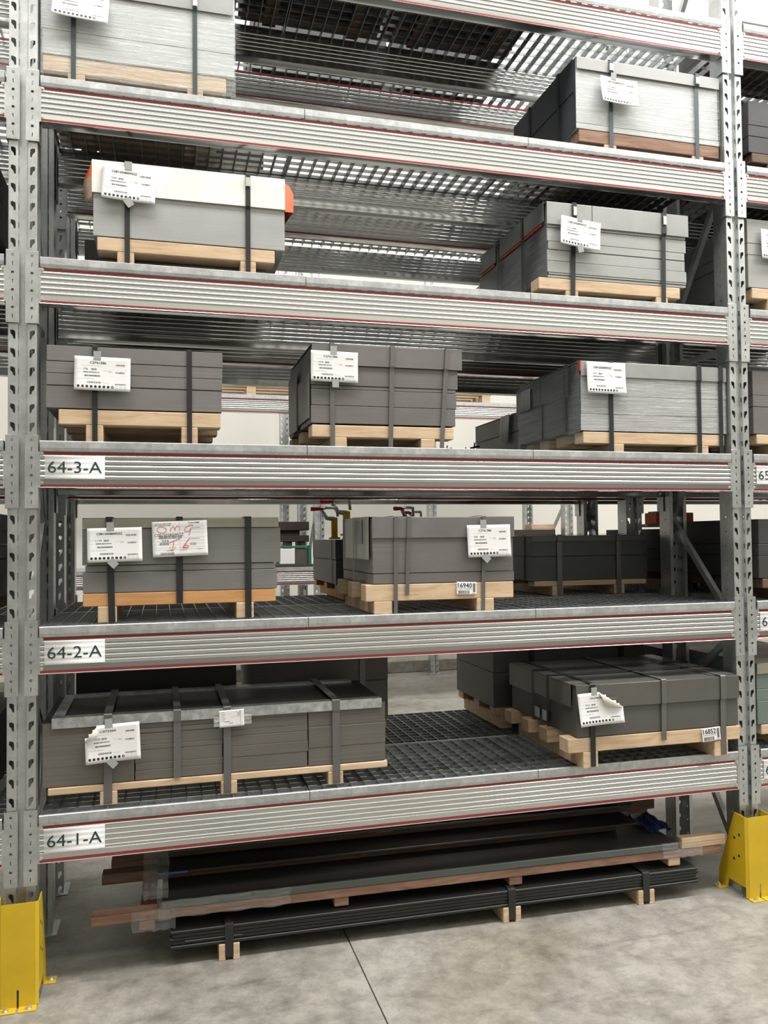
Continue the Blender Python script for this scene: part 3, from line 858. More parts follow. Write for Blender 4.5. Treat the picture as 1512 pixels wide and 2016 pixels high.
# ================================================================== STOCK IN THE FRONT RACK
# ---- level 5, by the frontmost upright
d5 = zd(5)
pallet(-0.004, 0.745, 0.03, 0.70, d5, Z(3.715), Z(3.780), [0.128, 0.612], 'pale wooden skid under the film-wrapped white stack at the top, beside the frontmost upright')
s = stack(-0.008, 0.782, 0.03, 0.70, Z(3.790), Z(4.17), S_LIGHT, 'film-wrapped pale sheet stack at the second level above 64-3-A, beside the frontmost upright', [Z(3.893)])
xc, zr = 0.387, Z(3.790)
lid(s, -0.008, 0.776, 0.03, Z(4.062), Z(4.172), 0.70, P_LID, xc=xc, zr=zr)
for x in (0.117, 0.612):
    strap(s, x, 0.019, 0.03, d5, Z(4.172), 0.70, STRAP_BL, xc, zr, bulge=[(Z(4.055), 0.002), (Z(4.065), 0.012)])
seal(s, 0.612, -0.020, Z(4.085), 0.02, 0.03, xc, zr)
wrap(s, -0.008, 0.782, 0.70, Z(3.70), Z(4.06), xc, zr, faces='FR', seed=3)
stock_tag('C081505800955Z', '1240', 0.148, Z(3.998), 0.009, 0.222, 0.142, 0.05, (0.004, 0.022), 'white stock tag on the film-wrapped stack beside the frontmost upright, cut by the picture top', True, 10, 12, True, False)

# ---- level 5, by the 64/65 upright
pallet(2.458, 3.262, 0.03, 0.72, d5, Z(3.706), Z(3.768), [2.630, 3.133], 'dark rough wooden skid under the film-wrapped stack beside the 64 to 65 upright', WOOD_R, nb=4, m2=WOOD)
s = stack(2.446, 3.262, 0.03, 0.72, Z(3.772), Z(4.122), S_LIGHT, 'film-wrapped pale sheet stack with dark sides, second level above 64-3-A by the 65 upright', [Z(3.80)])
xc, zr = 2.854, Z(3.772)
lid(s, 2.446, 3.262, 0.03, Z(4.066), Z(4.126), 0.72, P_LID, xc=xc, zr=zr, off=0.008)
b = MB(); b.box(2.4425-xc, 2.4455-xc, 0.002, 0.72, 0.0, 0.35); b.build('dark_side_sheet', P_BLUEDK, s)['label'] = 'dark blue-grey side cover'
b = MB(); b.box(2.4385-xc, 2.4425-xc, 0.02, 0.72, 0.19, 0.354); b.build('side_flap', P_BLUEDK, s)
for x in (2.633, 3.128):
    strap(s, x, 0.022, 0.03, d5, Z(4.126), 0.72, STRAP_BL, xc, zr, bulge=[(Z(4.055), 0.002), (Z(4.068), 0.012)])
    seal(s, x, -0.020, Z(4.09), 0.024, 0.036, xc, zr)
for y in (0.16, 0.50): side_strap(s, y, 0.022, 2.446, 3.262, Z(3.772), Z(4.126), STRAP_B, xc, zr, 0.010)
wrap(s, 2.446, 3.262, 0.72, Z(3.775), Z(4.06), xc, zr, faces='F', seed=5)
stock_tag('C081505800955Z', '1248', 2.668, Z(3.965), 0.009, 0.205, 0.142, 0.03, (0.006, 0.024), 'white stock tag on the film-wrapped stack beside the 64 to 65 upright', True, 10, 10, True, False, tape_u=0.36)

# ---- level 4, white lid
d4 = zd(4)
pallet(0.210, 0.953, 0.03, 0.66, d4, Z(2.979), Z(3.036), [0.324, 0.836], 'pale wooden skid under the stack with the white cover board')
s = stack(0.192, 0.998, 0.03, 0.70, Z(3.040), Z(3.352), S_MIDL, 'grey sheet stack with a white cover board and orange film ends')
xc, zr = 0.595, Z(3.040)
b = MB(); b.box(0.190-xc, 0.999-xc, -0.010, -0.004, Z(3.220)-zr, Z(3.357)-zr); b.box(0.190-xc, 0.999-xc, -0.004, 0.70, Z(3.352)-zr, Z(3.357)-zr)
b.build('white_cover', P_WHITE, s)['label'] = 'white cover board'
# orange film flap at the left end, loose and curling
b = MB(); n = 10
for i in range(n):
    t0, t1 = i/n, (i+1)/n
    def P(t, e):
        z = Z(3.357) - 0.165*t - zr
        x = 0.190 - xc - (0.004 + 0.034*math.sin(min(1, t*1.15)*PI*0.75)**0.8)*e
        return (x, -0.006 + 0.05*e, z - 0.006*e)
    b.quad(P(t0, 0), P(t1, 0), P(t1, 0.5), P(t0, 0.5), smooth=True); b.quad(P(t0, 0.5), P(t1, 0.5), P(t1, 1), P(t0, 1), smooth=True)
fo = b.build('film_end', ORANGE, s, solid=0.001); fo['label'] = 'loose orange film at the far end'
fo.data.materials.append(TANFILM)
for i, pg in enumerate(fo.data.polygons): pg.material_index = 1 if i >= 8 else 0
b = MB(); b.quad((0.999-xc, -0.008, Z(3.338)-zr), (0.999-xc, -0.008, Z(3.212)-zr), (1.040-xc, 0.02, Z(3.222)-zr), (1.042-xc, 0.02, Z(3.305)-zr), (1.020-xc, 0.006, Z(3.336)-zr))
b.quad((1.040-xc, 0.02, Z(3.222)-zr), (1.042-xc, 0.02, Z(3.305)-zr), (1.020-xc, 0.006, Z(3.336)-zr), (1.0-xc, 0.30, Z(3.336)-zr), (1.0-xc, 0.30, Z(3.21)-zr))
b.build('film_end', ORANGE, s, solid=0.001)['label'] = 'folded orange film'
for x in (0.331, 0.836):
    strap(s, x, 0.021, 0.03, d4, Z(3.357), 0.70, STRAP_B, xc, zr, bulge=[(Z(3.205), 0.001), (Z(3.22), 0.008)])
seal(s, 0.836, -0.017, Z(3.325), 0.022, 0.04, xc, zr)
stock_tag('C081505800955Z', '1299', 0.339, Z(3.262), 0.016, 0.216, 0.148, 0.045, (0.005, 0.010), 'white stock tag on the white cover board of the orange-ended stack', True, 9, 12)

# ---- level 4, grey lid with side flaps
pallet(2.228, 3.012, 0.03, 0.86, d4, Z(2.958), Z(3.014), [2.405, 2.905], 'pale knotty wooden skid under the grey-covered stack with red-edged side flaps', nb=4)
s = stack(2.279, 3.048, 0.03, 0.86, Z(3.018), Z(3.380), S_STEEL, 'steel sheet stack with grey folded cover and red film showing along its side', [Z(3.032), Z(3.042), Z(3.10), Z(3.155), Z(3.195), Z(3.262)],
          steps=[(0.0, 0.0, 0.004), (0.002, 0.002, 0.001), (-0.004, 0.003, 0.0), (-0.003, -0.004, 0.003), (0.002, -0.006, 0.001), (-0.002, 0.004, 0.002), (0, 0, 0)])
xc, zr = 2.6635, Z(3.018)
lid(s, 2.272, 3.060, 0.03, Z(3.276), Z(3.386), 0.86, P_LID, xc=xc, zr=zr, off=0.007)
MB().box(2.515-xc, 2.5165-xc, -0.0115, -0.008, Z(3.277)-zr, Z(3.386)-zr).build('cover_seam', DARKGAP, s)
MB().box(2.2725-xc, 2.2755-xc, 0.004, 0.86, 0.0, 0.262).build('dark_side_sheet', P_BLUEDK, s)['label'] = 'shaded side of the stack, painted dark'  # added sheet, shade on this side of the stack put into its colour
for i, (ya, yb, za) in enumerate(((0.01, 0.235, 3.292), (0.25, 0.54, 3.290), (0.60, 0.82, 3.285))):
    b = MB(); b.box(2.262-xc, 2.265-xc, ya, yb, Z(za)-zr, Z(3.388)-zr); b.box(2.262-xc, 2.34-xc, ya, yb, Z(3.3865)-zr, Z(3.389)-zr); b.build('side_flap', P_SIDE, s)
    b = MB(); b.box(2.266-xc, 2.270-xc, ya+0.03, yb+0.012, Z(za-0.012)-zr, Z(za+0.02)-zr); b.build('film_edge', REDFILM, s)['label'] = 'red film edge'
for x in (2.418, 2.918):
    strap(s, x, 0.024, 0.03, d4, Z(3.386), 0.86, STRAP_B, xc, zr, bulge=[(Z(3.268), 0.001), (Z(3.280), 0.011)], lean=0.012 if x < 2.6 else 0.006)
    seal(s, x, -0.019, Z(3.345), 0.02, 0.045, xc, zr)
for y in (0.237, 0.555): side_strap(s, y, 0.022, 2.279, 3.048, Z(3.018), Z(3.386), STRAP_B, xc, zr, 0.0185)
wrap(s, 2.279, 3.048, 0.86, Z(3.02), Z(3.27), xc, zr, faces='L', seed=8, off=0.008, m=FILM2)
stock_tag('C081505800955Z', '1070', 2.438, Z(3.232), 0.004, 0.214, 0.146, 0.11, (0.004, 0.016), 'white stock tag on the stack with red-edged side flaps', True, 9, 9, low_tilt=0.35)

# ---- level 3: three stacks
d3 = zd(3)
pallet(0.060, 0.716, 0.03, 0.62, d3, Z(2.244), Z(2.306), [0.200, 0.584], 'pale wooden skid just above the 64-3-A sign')
s = stack(0.012, 0.722, 0.03, 0.66, Z(2.312), Z(2.571), S_WARM, 'warm grey sheet stack with two black straps just above the 64-3-A sign', [Z(2.405), Z(2.455), Z(2.505)],
          steps=[(0, -0.002, 0.002), (0.001, 0, 0), (0, 0.001, 0.001), (0.002, 0.002, 0)])
xc, zr = 0.367, Z(2.312)
for x in (0.202, 0.584): strap(s, x, 0.021, 0.03, d3, Z(2.571), 0.66, STRAP_B, xc, zr)
b = MB(); b.box(0.724-xc, 0.726-xc, 0.10, 0.16, Z(2.45)-zr, Z(2.50)-zr); b.build('end_label', PAPER, s)['label'] = 'small white label on the end'
stock_tag('C2761586', '778', 0.233, Z(2.455), 0.018, 0.221, 0.142, 0.012, (0.004, 0.010), 'white stock tag on the stack just above the 64-3-A sign', False, 9, 12, True, False, tape_u=0.40)

pallet(1.113, 1.782, 0.03, 0.62, d3, Z(2.216), Z(2.270), [1.238, 1.655], 'pale split wooden skid in the middle of the 64-3-A level')
s = stack(1.111, 1.795, 0.03, 0.62, Z(2.278), Z(2.622), S_WARM2, 'warm grey sheet stack with three grey straps in the middle of the 64-3-A level', [Z(2.358), Z(2.432), Z(2.449), Z(2.54)],
          steps=[(-0.001, -0.004, 0), (0.001, 0.002, 0), (0.002, 0, 0.003), (0, 0.010, 0.001), (0.004, 0, 0.002)])
xc, zr = 1.453, Z(2.278)
lid(s, 1.115, 1.824, 0.03, Z(2.540), Z(2.634), 0.62, P_WARM, xc=xc, zr=zr, off=0.005)
b = MB(); b.box(1.100-xc, 1.106-xc, 0.01, 0.30, Z(2.30)-zr, Z(2.50)-zr); b.box(1.094-xc, 1.100-xc, 0.31, 0.55, Z(2.28)-zr, Z(2.56)-zr); b.build('side_board', S_WARM2, s)
for x, ln in ((1.206, 0), (1.487, 0.012), (1.752, 0.032)):
    strap(s, x, 0.021, 0.03, d3, Z(2.634), 0.62, STRAP_G, xc, zr, bulge=[(Z(2.532), 0.001), (Z(2.542), 0.009)], lean=ln)
stock_tag('C2761586', '1078', 1.214, Z(2.528), 0.011, 0.214, 0.138, 0.012, (0.003, 0.004), 'white stock tag on the three-strapped stack in the middle of the 64-3-A level', False, 9, 12, tape_u=0.48, low_tilt=0.04)

pallet(2.452, 3.255, 0.03, 0.66, d3, Z(2.214), Z(2.270), [2.640, 3.125], 'pale splintered wooden skid under the film-wrapped stack at the 64-3-A level', nb=4)
s = stack(2.442, 3.264, 0.03, 0.70, Z(2.278), Z(2.612), S_MIDL, 'film-wrapped grey sheet stack beside the 64 to 65 upright at the 64-3-A level', [Z(2.36), Z(2.45)])
xc, zr = 2.853, Z(2.278)
lid(s, 2.440, 3.266, 0.03, Z(2.543), Z(2.616), 0.72, P_LID, xc=xc, zr=zr)
b = MB(); b.box(2.428-xc, 2.432-xc, 0.10, 0.50, Z(2.46)-zr, Z(2.614)-zr); b.box(2.434-xc, 2.4395-xc, 0.0, 0.70, Z(2.28)-zr, Z(2.60)-zr); b.build('side_flap', P_BLUEDK, s)['label'] = 'dark side flap'
b = MB(); b.box(2.434-xc, 2.4405-xc, -0.010, 0.012, Z(2.565)-zr, Z(2.614)-zr); b.build('film_edge', REDFILM, s)['label'] = 'red film edge'
b = MB()
for i in range(6): b.quad((2.424-xc-0.003*math.sin(i), 0.53+0.03*i, Z(2.575)-zr), (2.424-xc, 0.53+0.03*i, Z(2.46)-zr), (2.424-xc, 0.56+0.03*i, Z(2.455)-zr), (2.424-xc-0.003*math.sin(i+1), 0.56+0.03*i, Z(2.570)-zr), smooth=True)
b.build('side_paper', PALE_INK, s, solid=0.001)['label'] = 'grey paper under the film on the end'
for x in (2.603, 3.104, 3.232): strap(s, x, 0.024, 0.03, d3, Z(2.616), 0.72, STRAP_B, xc, zr, bulge=[(Z(2.535), 0.001), (Z(2.546), 0.009)])
for y in (0.13, 0.40): side_strap(s, y, 0.022, 2.442, 3.264, Z(2.28), Z(2.616), STRAP_B, xc, zr, 0.012)
wrap(s, 2.442, 3.262, 0.70, Z(2.275), Z(2.548), xc, zr, faces='F', seed=11)
wrap(s, 2.442, 3.262, 0.70, Z(2.22), Z(2.60), xc, zr, faces='L', seed=12, off=0.016, m=FILM2)
stock_tag('C081505800955Z', '1077', 2.570, Z(2.532), 0.012, 0.212, 0.156, 0.012, (0.003, 0.012), 'white stock tag on the film-wrapped stack at the 64-3-A level', True, 10, 12, False, False)

# ---- level 2
d2 = zd(2)
pallet(0.152, 0.952, 0.06, 0.66, d2, Z(1.489), Z(1.544), [0.248, 0.818], 'orange-toned wooden skid on the grating just above the 64-2-A sign', WOOD_O, fw=0.075, m2=WOOD)
s = stack(0.152, 0.962, 0.06, 0.66, Z(1.546), Z(1.852), S_GREY, 'grey sheet stack with olive cover edge and three black straps above the 64-2-A sign', [Z(1.632), Z(1.660), Z(1.815)],
          steps=[(0, -0.004, 0), (0.010, -0.010, 0.002), (-0.002, 0.012, -0.001), (0.0, 0.003, 0)])
xc, zr = 0.557, Z(1.546)
lid(s, 0.150, 0.966, 0.06, Z(1.816), Z(1.858), 0.66, P_OLIVE, xc=xc, zr=zr, off=0.003, label='olive grey cover edge')
for x in (0.256, 0.542, 0.832):
    strap(s, x, 0.027, 0.06, d2 if x != 0.542 else Z(1.49), Z(1.858), 0.66, STRAP_B, xc, zr, bulge=[(Z(1.808), 0.001), (Z(1.82), 0.007)], lean=-0.012 if x < .3 else 0)
stock_tag('C081505800955Z', '1199', 0.280, Z(1.746), 0.042, 0.218, 0.142, -0.02, (0.004, 0.008), 'white stock tag on the olive-edged stack above the 64-2-A sign', True, 9, 12, low_tilt=0.78, tape_u=0.42)
o, surf = card(0.544, Z(1.769), 0.042, 0.228, 0.150, -0.035, (0.002, 0.004), 'white delivery tag with red handwriting beside a stock tag above the 64-2-A sign', 'tag', 'delivery_tag', PAPER, 'white stock tags taped to the straps')
p = Flat(0.228, 0.150)
p.ticks(0.05, 0.36, 0.05, 0.075, 20, 1); p.ticks(0.05, 0.34, 0.10, 0.125, 18, 2); p.ticks(0.66, 0.86, 0.045, 0.075, 9, 4, 0.8)
p.ticks(0.12, 0.53, 0.41, 0.495, 32, 5, 0.6); p.ticks(0.13, 0.30, 0.60, 0.67, 15, 6, 0.6); p.ticks(0.14, 0.39, 0.88, 0.955, 22, 7, 0.6)
p.ticks(0.70, 0.88, 0.20, 0.22, 10, 8); p.ticks(0.66, 0.86, 0.50, 0.52, 12, 9); p.ticks(0.68, 0.80, 0.62, 0.70, 9, 10, 0.4); p.ticks(0.80, 0.90, 0.80, 0.82, 8, 11); p.ticks(0.50, 0.62, 0.82, 0.84, 8, 12); p.ticks(0.25, 0.38, 0.82, 0.84, 8, 12)
p.put('printed_lines', GREY_INK, o, surf, 'barcodes and small grey print')
q = Flat(0.228, 0.150)
for v in (0.16, 0.245, 0.33, 0.47, 0.56, 0.65, 0.74, 0.80): q.rect(0.50 if v < 0.4 else 0.04, 0.96, v, v+0.006, 10)
q.rect(0.495, 0.50, 0.03, 0.95, 1); q.put('printed_rules', PALE_INK, o, surf)
c = Flat(0.228, 0.150); c.text('C081505800955Z', 0.045, 0.565, 0.385, 0.085); c.text('355', 0.17, 0.295, 0.555, 0.065)
c.put('printed_code', BLACK_INK, o, surf, 'printed code C081505800955Z and 355')
h = Flat(0.228, 0.150)
el = [(0.175+0.085*math.cos(t)+0.01*math.sin(t), 0.235+0.085*math.sin(t)) for t in [k*2*PI/18 for k in range(19)]]
h.stroke(el, 0.0022)
h.stroke([(0.33, 0.30), (0.345, 0.20), (0.385, 0.145), (0.405, 0.20), (0.41, 0.28), (0.425, 0.19), (0.465, 0.13), (0.495, 0.17), (0.495, 0.28)], 0.0024)
h.stroke([(0.75, 0.14), (0.68, 0.13), (0.61, 0.19), (0.585, 0.27), (0.60, 0.31), (0.66, 0.30), (0.71, 0.25), (0.70, 0.22), (0.685, 0.33), (0.665, 0.41)], 0.0024)
h.stroke([(0.30, 0.61), (0.40, 0.55), (0.50, 0.50)], 0.0026); h.stroke([(0.385, 0.56), (0.375, 0.68), (0.35, 0.80), (0.33, 0.84)], 0.0026); h.stroke([(0.31, 0.70), (0.315, 0.80), (0.34, 0.83), (0.40, 0.78), (0.41, 0.72)], 0.0016)
h.stroke([(0.67, 0.50), (0.62, 0.60), (0.55, 0.73), (0.56, 0.77), (0.64, 0.76), (0.655, 0.71), (0.60, 0.69), (0.56, 0.75)], 0.0030); h.stroke([(0.53, 0.765), (0.64, 0.77)], 0.0024)
h.put('handwriting', RED_INK, o, surf, 'red crayon handwriting', 0.0012)

pallet(1.345, 2.058, 0.0, 0.61, d2, Z(1.478), Z(1.553), [1.425, 1.915], 'pale wooden skid with the 16940 label at the 64-2-A level', fw=0.085)
s = stack(1.380, 2.061, 0.0, 0.62, Z(1.556), Z(1.852), S_WARM2, 'warm grey folded-cover sheet stack with bent straps in the middle of the 64-2-A level', [Z(1.602)])
xc, zr = 1.7205, Z(1.556)
lid(s, 1.376, 2.063, 0.0, Z(1.762), Z(1.857), 0.62, P_WARM, xc=xc, zr=zr, off=0.004)
b = MB(); b.box(1.366-xc, 1.369-xc, 0.03, 0.50, Z(1.665)-zr, Z(1.858)-zr); b.box(1.366-xc, 1.40-xc, 0.03, 0.50, Z(1.8575)-zr, Z(1.8595)-zr); b.build('side_flap', P_OLIVE, s)
b = MB(); b.box(1.362-xc, 1.3635-xc, 0.14, 0.28, Z(1.735)-zr, Z(1.845)-zr); b.build('end_label', PALE_INK, s)['label'] = 'grey label on the end flap'
for x, ln in ((1.486, 0.004), (1.548, 0.012), (1.912, 0.010)):
    strap(s, x, 0.018, 0.0, d2 if x > 1.6 or x < 1.5 else Z(1.5), Z(1.857), 0.62, STRAP_G, xc, zr, bulge=[(Z(1.752), 0.0), (Z(1.764), 0.007)], lean=ln)
side_strap(s, 0.28, 0.018, 1.372, 2.061, Z(1.556), Z(1.857), STRAP_G, xc, zr, 0.012)
stock_tag('C2761586', '948', 1.930, Z(1.744), -0.017, 0.214, 0.148, -0.012, (0.004, 0.008), 'white stock tag on the folded-cover stack in the middle of the 64-2-A level', False, 9, 12, low_tilt=0.78, tape_u=0.38)
pallet_label('16940', 1.822, Z(1.5265), -0.003, 0.098, 0.058, 'white label with a barcode on the skid under the bent-strap stack, printed 16940', 0.03)

# ---- level 1
d1 = zd(1)
pallet(0.019, 1.451, 0.05, 0.56, d1, Z(0.728), Z(0.757), [0.254, 0.745, 1.212], 'long pale thin-board skid just above the 64-1-A sign', fw=0.068)
s = stack(-0.004, 1.446, 0.052, 0.56, Z(0.760), Z(1.022), S_BROWN, 'long brown-grey sheet stack of four side-by-side bundles above the 64-1-A sign', [],
          cols=[(-0.004, 0.357)])
for (xa, xb), zz in (((0.359, 0.722), (0.80, 0.83, 0.885, 0.905, 0.955, 0.975)), ((0.725, 1.090), (0.825, 0.872, 0.915, 0.940, 0.985)), ((1.092, 1.446), (0.838, 0.930))):
    lv = [0.760] + list(zz) + [1.022]; rq = random.Random(int(xa*100))
    for i in range(len(lv)-1):
        j = rq.uniform(-0.002, 0.0025)
        MB().cham(xa-0.721+j, xb-0.721-0.003+j, rq.uniform(0, 0.003), 0.56, lv[i]-0.760+0.0006, lv[i+1]-0.760-0.0006, 0.0010).build('sheet_pack', S_BROWN, s)
xc, zr = 0.721, Z(0.760)
b = MB(); b.box(0.034-xc, 1.426-xc, -0.006, -0.003, Z(0.998)-zr, Z(1.040)-zr); b.box(0.034-xc, 1.426-xc, -0.003, 0.045, Z(1.037)-zr, Z(1.040)-zr)
b.build('edge_strip', G_ANGLE, s)['label'] = 'galvanised edge strip along the top'
b = MB(); b.box(0.030-xc, 0.075-xc, 0.04, 0.56, Z(1.030)-zr, Z(1.034)-zr); b.box(0.075-xc, 1.40-xc, 0.50, 0.56, Z(1.026)-zr, Z(1.036)-zr); b.build('edge_strip', G_ANGLE, s)
b = MB(); b.box(0.0-xc, 1.44-xc, 0.002, 0.56, Z(1.022)-zr, Z(1.026)-zr); b.build('top_sheet', BLACKSTEEL, s)['label'] = 'dark top sheet'
for x, zbot, w in ((0.252, Z(0.675), 0.033), (0.530, Z(0.757), 0.030), (0.738, Z(0.675), 0.032), (1.215, Z(0.675), 0.034)):
    strap(s, x, w, 0.052, zbot, Z(1.042), 0.56, STRAP_G, xc, zr, bulge=[(Z(0.990), 0.001), (Z(1.0), 0.005)])
stock_tag('C072504', '1020', 0.272, Z(0.930), 0.034, 0.216, 0.152, -0.045, (0.006, 0.008), 'white stock tag with a curled corner, above the 64-1-A sign', False, 9, 12, True, True, fold=('L', 0.24, 0.40), tape_u=0.44, low_tilt=0.72)
o, surf = card(0.756, Z(0.996), 0.038, 0.106, 0.072, -0.03, (0.001, 0.001), 'small square white slip with a pencil mark, above the long brown-grey stack', 'tag', 'paper_slip', PAPER, 'small paper slips')
p = Flat(0.106, 0.072)
for i, v in enumerate((0.12, 0.24, 0.36, 0.48, 0.60)): p.rect(0.10, 0.10+0.12+0.04*(i % 2), v, v+0.02, 1)
p.rect(0.22, 0.42, 0.66, 0.69, 1); p.rect(0.40, 0.56, 0.76, 0.785, 1); p.rect(0.85, 0.857, 0.08, 0.92, 1); p.rect(0.10, 0.85, 0.90, 0.905, 1); p.rect(0.7, 0.85, 0.46, 0.467, 1)
p.stroke([(0.69, 0.10), (0.75, 0.22), (0.83, 0.38)], 0.0011); p.stroke([(0.86, 0.10), (0.80, 0.24), (0.71, 0.40)], 0.0016); p.stroke([(0.84, 0.05), (0.87, 0.2), (0.82, 0.42)], 0.0008)
p.put('printed_form', GREY_INK, o, surf, 'grey rules and a pencil mark')
b = MB(); b.box(-0.075, 0.085, -0.0014, -0.0008, -0.03, 0.012); b.build('clear_tape', FILM, o, None)

pallet(2.297, 3.240, -0.055, 0.73, d1, Z(0.746), Z(0.812), [2.412, 3.128], 'pale wooden skid with the 16852 label at the 64-1-A level', fw=0.078, nb=4)
s = stack(2.344, 3.231, -0.055, 0.74, Z(0.816), Z(1.056), S_DARK, 'dark grey flat sheet stack with folded cover and crossing straps at the 64-1-A level', [])
xc, zr = 2.7875, Z(0.816)
lid(s, 2.340, 3.235, -0.055, Z(0.950), Z(1.060), 0.74, P_LIDD, xc=xc, zr=zr, off=0.004, label='dark grey folded cover')
b = MB(); b.box(2.327-xc, 2.331-xc, 0.03, 0.42, Z(0.955)-zr, Z(1.062)-zr); b.box(2.327-xc, 2.327+0.11-xc, 0.03, 0.42, Z(1.0605)-zr, Z(1.0635)-zr)
b.box(2.327-xc, 2.331-xc, 0.44, 0.73, Z(0.945)-zr, Z(1.062)-zr); b.box(2.327-xc, 2.437-xc, 0.44, 0.73, Z(1.0605)-zr, Z(1.0635)-zr)
b.build('side_flap', P_LIDD, s)
b = MB(); b.box(3.10-xc, 3.235-xc, 0.03, 0.74, Z(1.0605)-zr, Z(1.0635)-zr); b.build('top_flap', P_LIDD, s)
for ya in (0.275, 0.37): MB().box(2.3305-xc, 2.3325-xc, ya, ya+0.06, Z(0.835)-zr, Z(0.885)-zr).build('end_label', PALE_INK, s)['label'] = 'small pale label on the end'
for x, zbot in ((2.424, Z(0.675)), (2.806, Z(0.77)), (3.140, Z(0.675))):
    strap(s, x, 0.030 if x > 3 else 0.026, -0.055, zbot, Z(1.062), 0.74, STRAP_G if x > 2.5 else STRAP_B, xc, zr, bulge=[(Z(0.942), 0.001), (Z(0.953), 0.007)])
for y in (0.25, 0.42): side_strap(s, y, 0.026, 2.344, 3.231, Z(0.816), Z(1.0635), STRAP_B, xc, zr, 0.016)
stock_tag('C915790200', '7002', 2.456, Z(0.952), -0.073, 0.232, 0.150, -0.03, (0.010, 0.014), 'white stock tag with a large cream curl on the dark flat stack', False, 10, 12, True, False, fold=('R', 0.52, 0.52), tape_u=0.38)
pallet_label('16852', 3.069, Z(0.782), -0.059, 0.104, 0.066, 'white label with a barcode on the skid under the dark flat stack, printed 16852', -0.05)

# ---- topmost level (seen from below through the grating)
d6 = zd(6)
for x0, x1, nm in ((0.0, 0.82, 'beside the frontmost upright'), (0.86, 1.60, 'in the middle'), (1.64, 2.36, 'next to the bare grating')):
    pallet(x0+0.01, x1-0.01, 0.02, 0.62, d6, d6+0.03, d6+0.06, [x0+0.15, x1-0.15], f'dark wooden skid at the topmost level, {nm}', WOOD_D)
    stack(x0, x1, 0.02, 0.66, d6+0.062, d6+0.40, S_BLACK, f'dark sheet stack at the topmost level, {nm}', [d6+0.25])

# ================================================================== STOCK IN THE REAR RACK
def rear(x0, x1, y0, d, l, h, m, nm, lidm=None, straps=(), wd=WOOD, ph=(0.05, 0.085), sm=STRAP_G, feet=None):
    dz = zd(l)
    pallet(x0+0.01, x1-0.01, y0, d, dz, dz+ph[0], dz+ph[1], feet or [x0+0.14, x1-0.14], f'wooden skid under rear-rack {nm}', wd)
    s = stack(x0, x1, y0, d, dz+ph[1]+0.002, dz+ph[1]+h, m, 'rear-rack ' + nm, [dz+ph[1]+h*0.55])
    xc, zr = (x0+x1)/2, dz+ph[1]+0.002
    if lidm: lid(s, x0-0.003, x1+0.003, y0, dz+ph[1]+h-0.028, dz+ph[1]+h+0.004, d, lidm, xc=xc, zr=zr, off=0.003)
    for x in straps: strap(s, x, 0.03, y0, dz+0.003, dz+ph[1]+h+0.004, d, sm, xc, zr, bulge=[(dz+ph[1]+h-0.035, 0.001), (dz+ph[1]+h-0.025, 0.006)])
    return s
s = rear(2.500, 3.240, 0.72, 0.80, 2, 0.255, S_SLATE, 'slate stack with two grey straps at the 64-2-A level', P_LIDD, (2.665, 3.045), ph=(0.055, 0.085), feet=[2.655, 3.05])
side_strap(s, 0.10, 0.02, 2.50, 3.24, zd(2)+0.09, zd(2)+0.345, STRAP_B, 2.87, zd(2)+0.087, 0.004)
s = rear(1.395, 2.13, 0.88, 0.70, 2, 0.25, S_SLATE, 'slate stack half hidden behind the bent-strap stack', None, (1.6,), feet=[1.47, 2.0], wd=WOOD_O)
side_strap(s, 0.10, 0.015, 1.395, 2.13, zd(2)+0.09, zd(2)+0.336, STRAP_B, 1.7625, zd(2)+0.087, 0.003)
rear(2.285, 3.255, 0.80, 0.60, 1, 0.36, S_DARK, 'tall dark grey stack behind the dark flat stack', None, (2.52, 3.10), sm=STRAP_B, ph=(0.075, 0.12), feet=[2.36, 2.62, 3.1])
rear(0.92, 1.640, 0.72, 0.66, 1, 0.385, S_BROWN, 'tall brown-grey stack behind the long stack', None, (1.50,), ph=(0.075, 0.12))
rear(0.06, 0.84, 0.74, 0.62, 1, 0.36, S_BLACK, 'black stack behind the long stack', None, (), wd=WOOD_D)
rear(2.468, 3.20, 0.785, 0.70, 3, 0.235, S_SLATE, 'slate stack with hanging paper, behind film-wrapped sheets, 64-3-A level', P_LIDD, (2.62,), ph=(0.04, 0.075))
b = MB(); ck = empty('hanging_paper', (2.458, 0.90, zd(3)+0.315), 'grey crumpled paper hanging on the end of a rear stack at the 64-3-A level', 'paper')
for i in range(6):
    f = lambda t: 0.004*math.sin(t*5)
    b.quad((f(i/6)-0.006, 0.0+i*0.02, 0.0), (f(i/6)-0.010, 0.02+i*0.02, -0.16-0.01*math.sin(i)), (f((i+1)/6)-0.010, 0.04+i*0.02, -0.16-0.01*math.sin(i+1)), (f((i+1)/6)-0.006, 0.02+i*0.02, -0.003), smooth=True)
b.build('paper_sheet', PALE_INK, ck, solid=0.001)
rear(2.33, 3.05, 0.93, 0.62, 4, 0.28, S_MIDL, 'grey stack behind the red-flapped stack', None, ())
rear(0.10, 0.86, 0.76, 0.70, 4, 0.27, S_WARM, 'warm grey stack behind the white-covered stack', None, ())
rear(0.16, 1.00, 0.80, 0.70, 5, 0.16, S_WARM, 'low warm grey stack behind the film-wrapped white stack', None, ())
rear(2.62, 3.22, 0.94, 0.60, 5, 0.24, S_WARM, 'warm grey stack behind film-wrapped stack by the 65 upright', None, (2.72,), sm=STRAP_B)
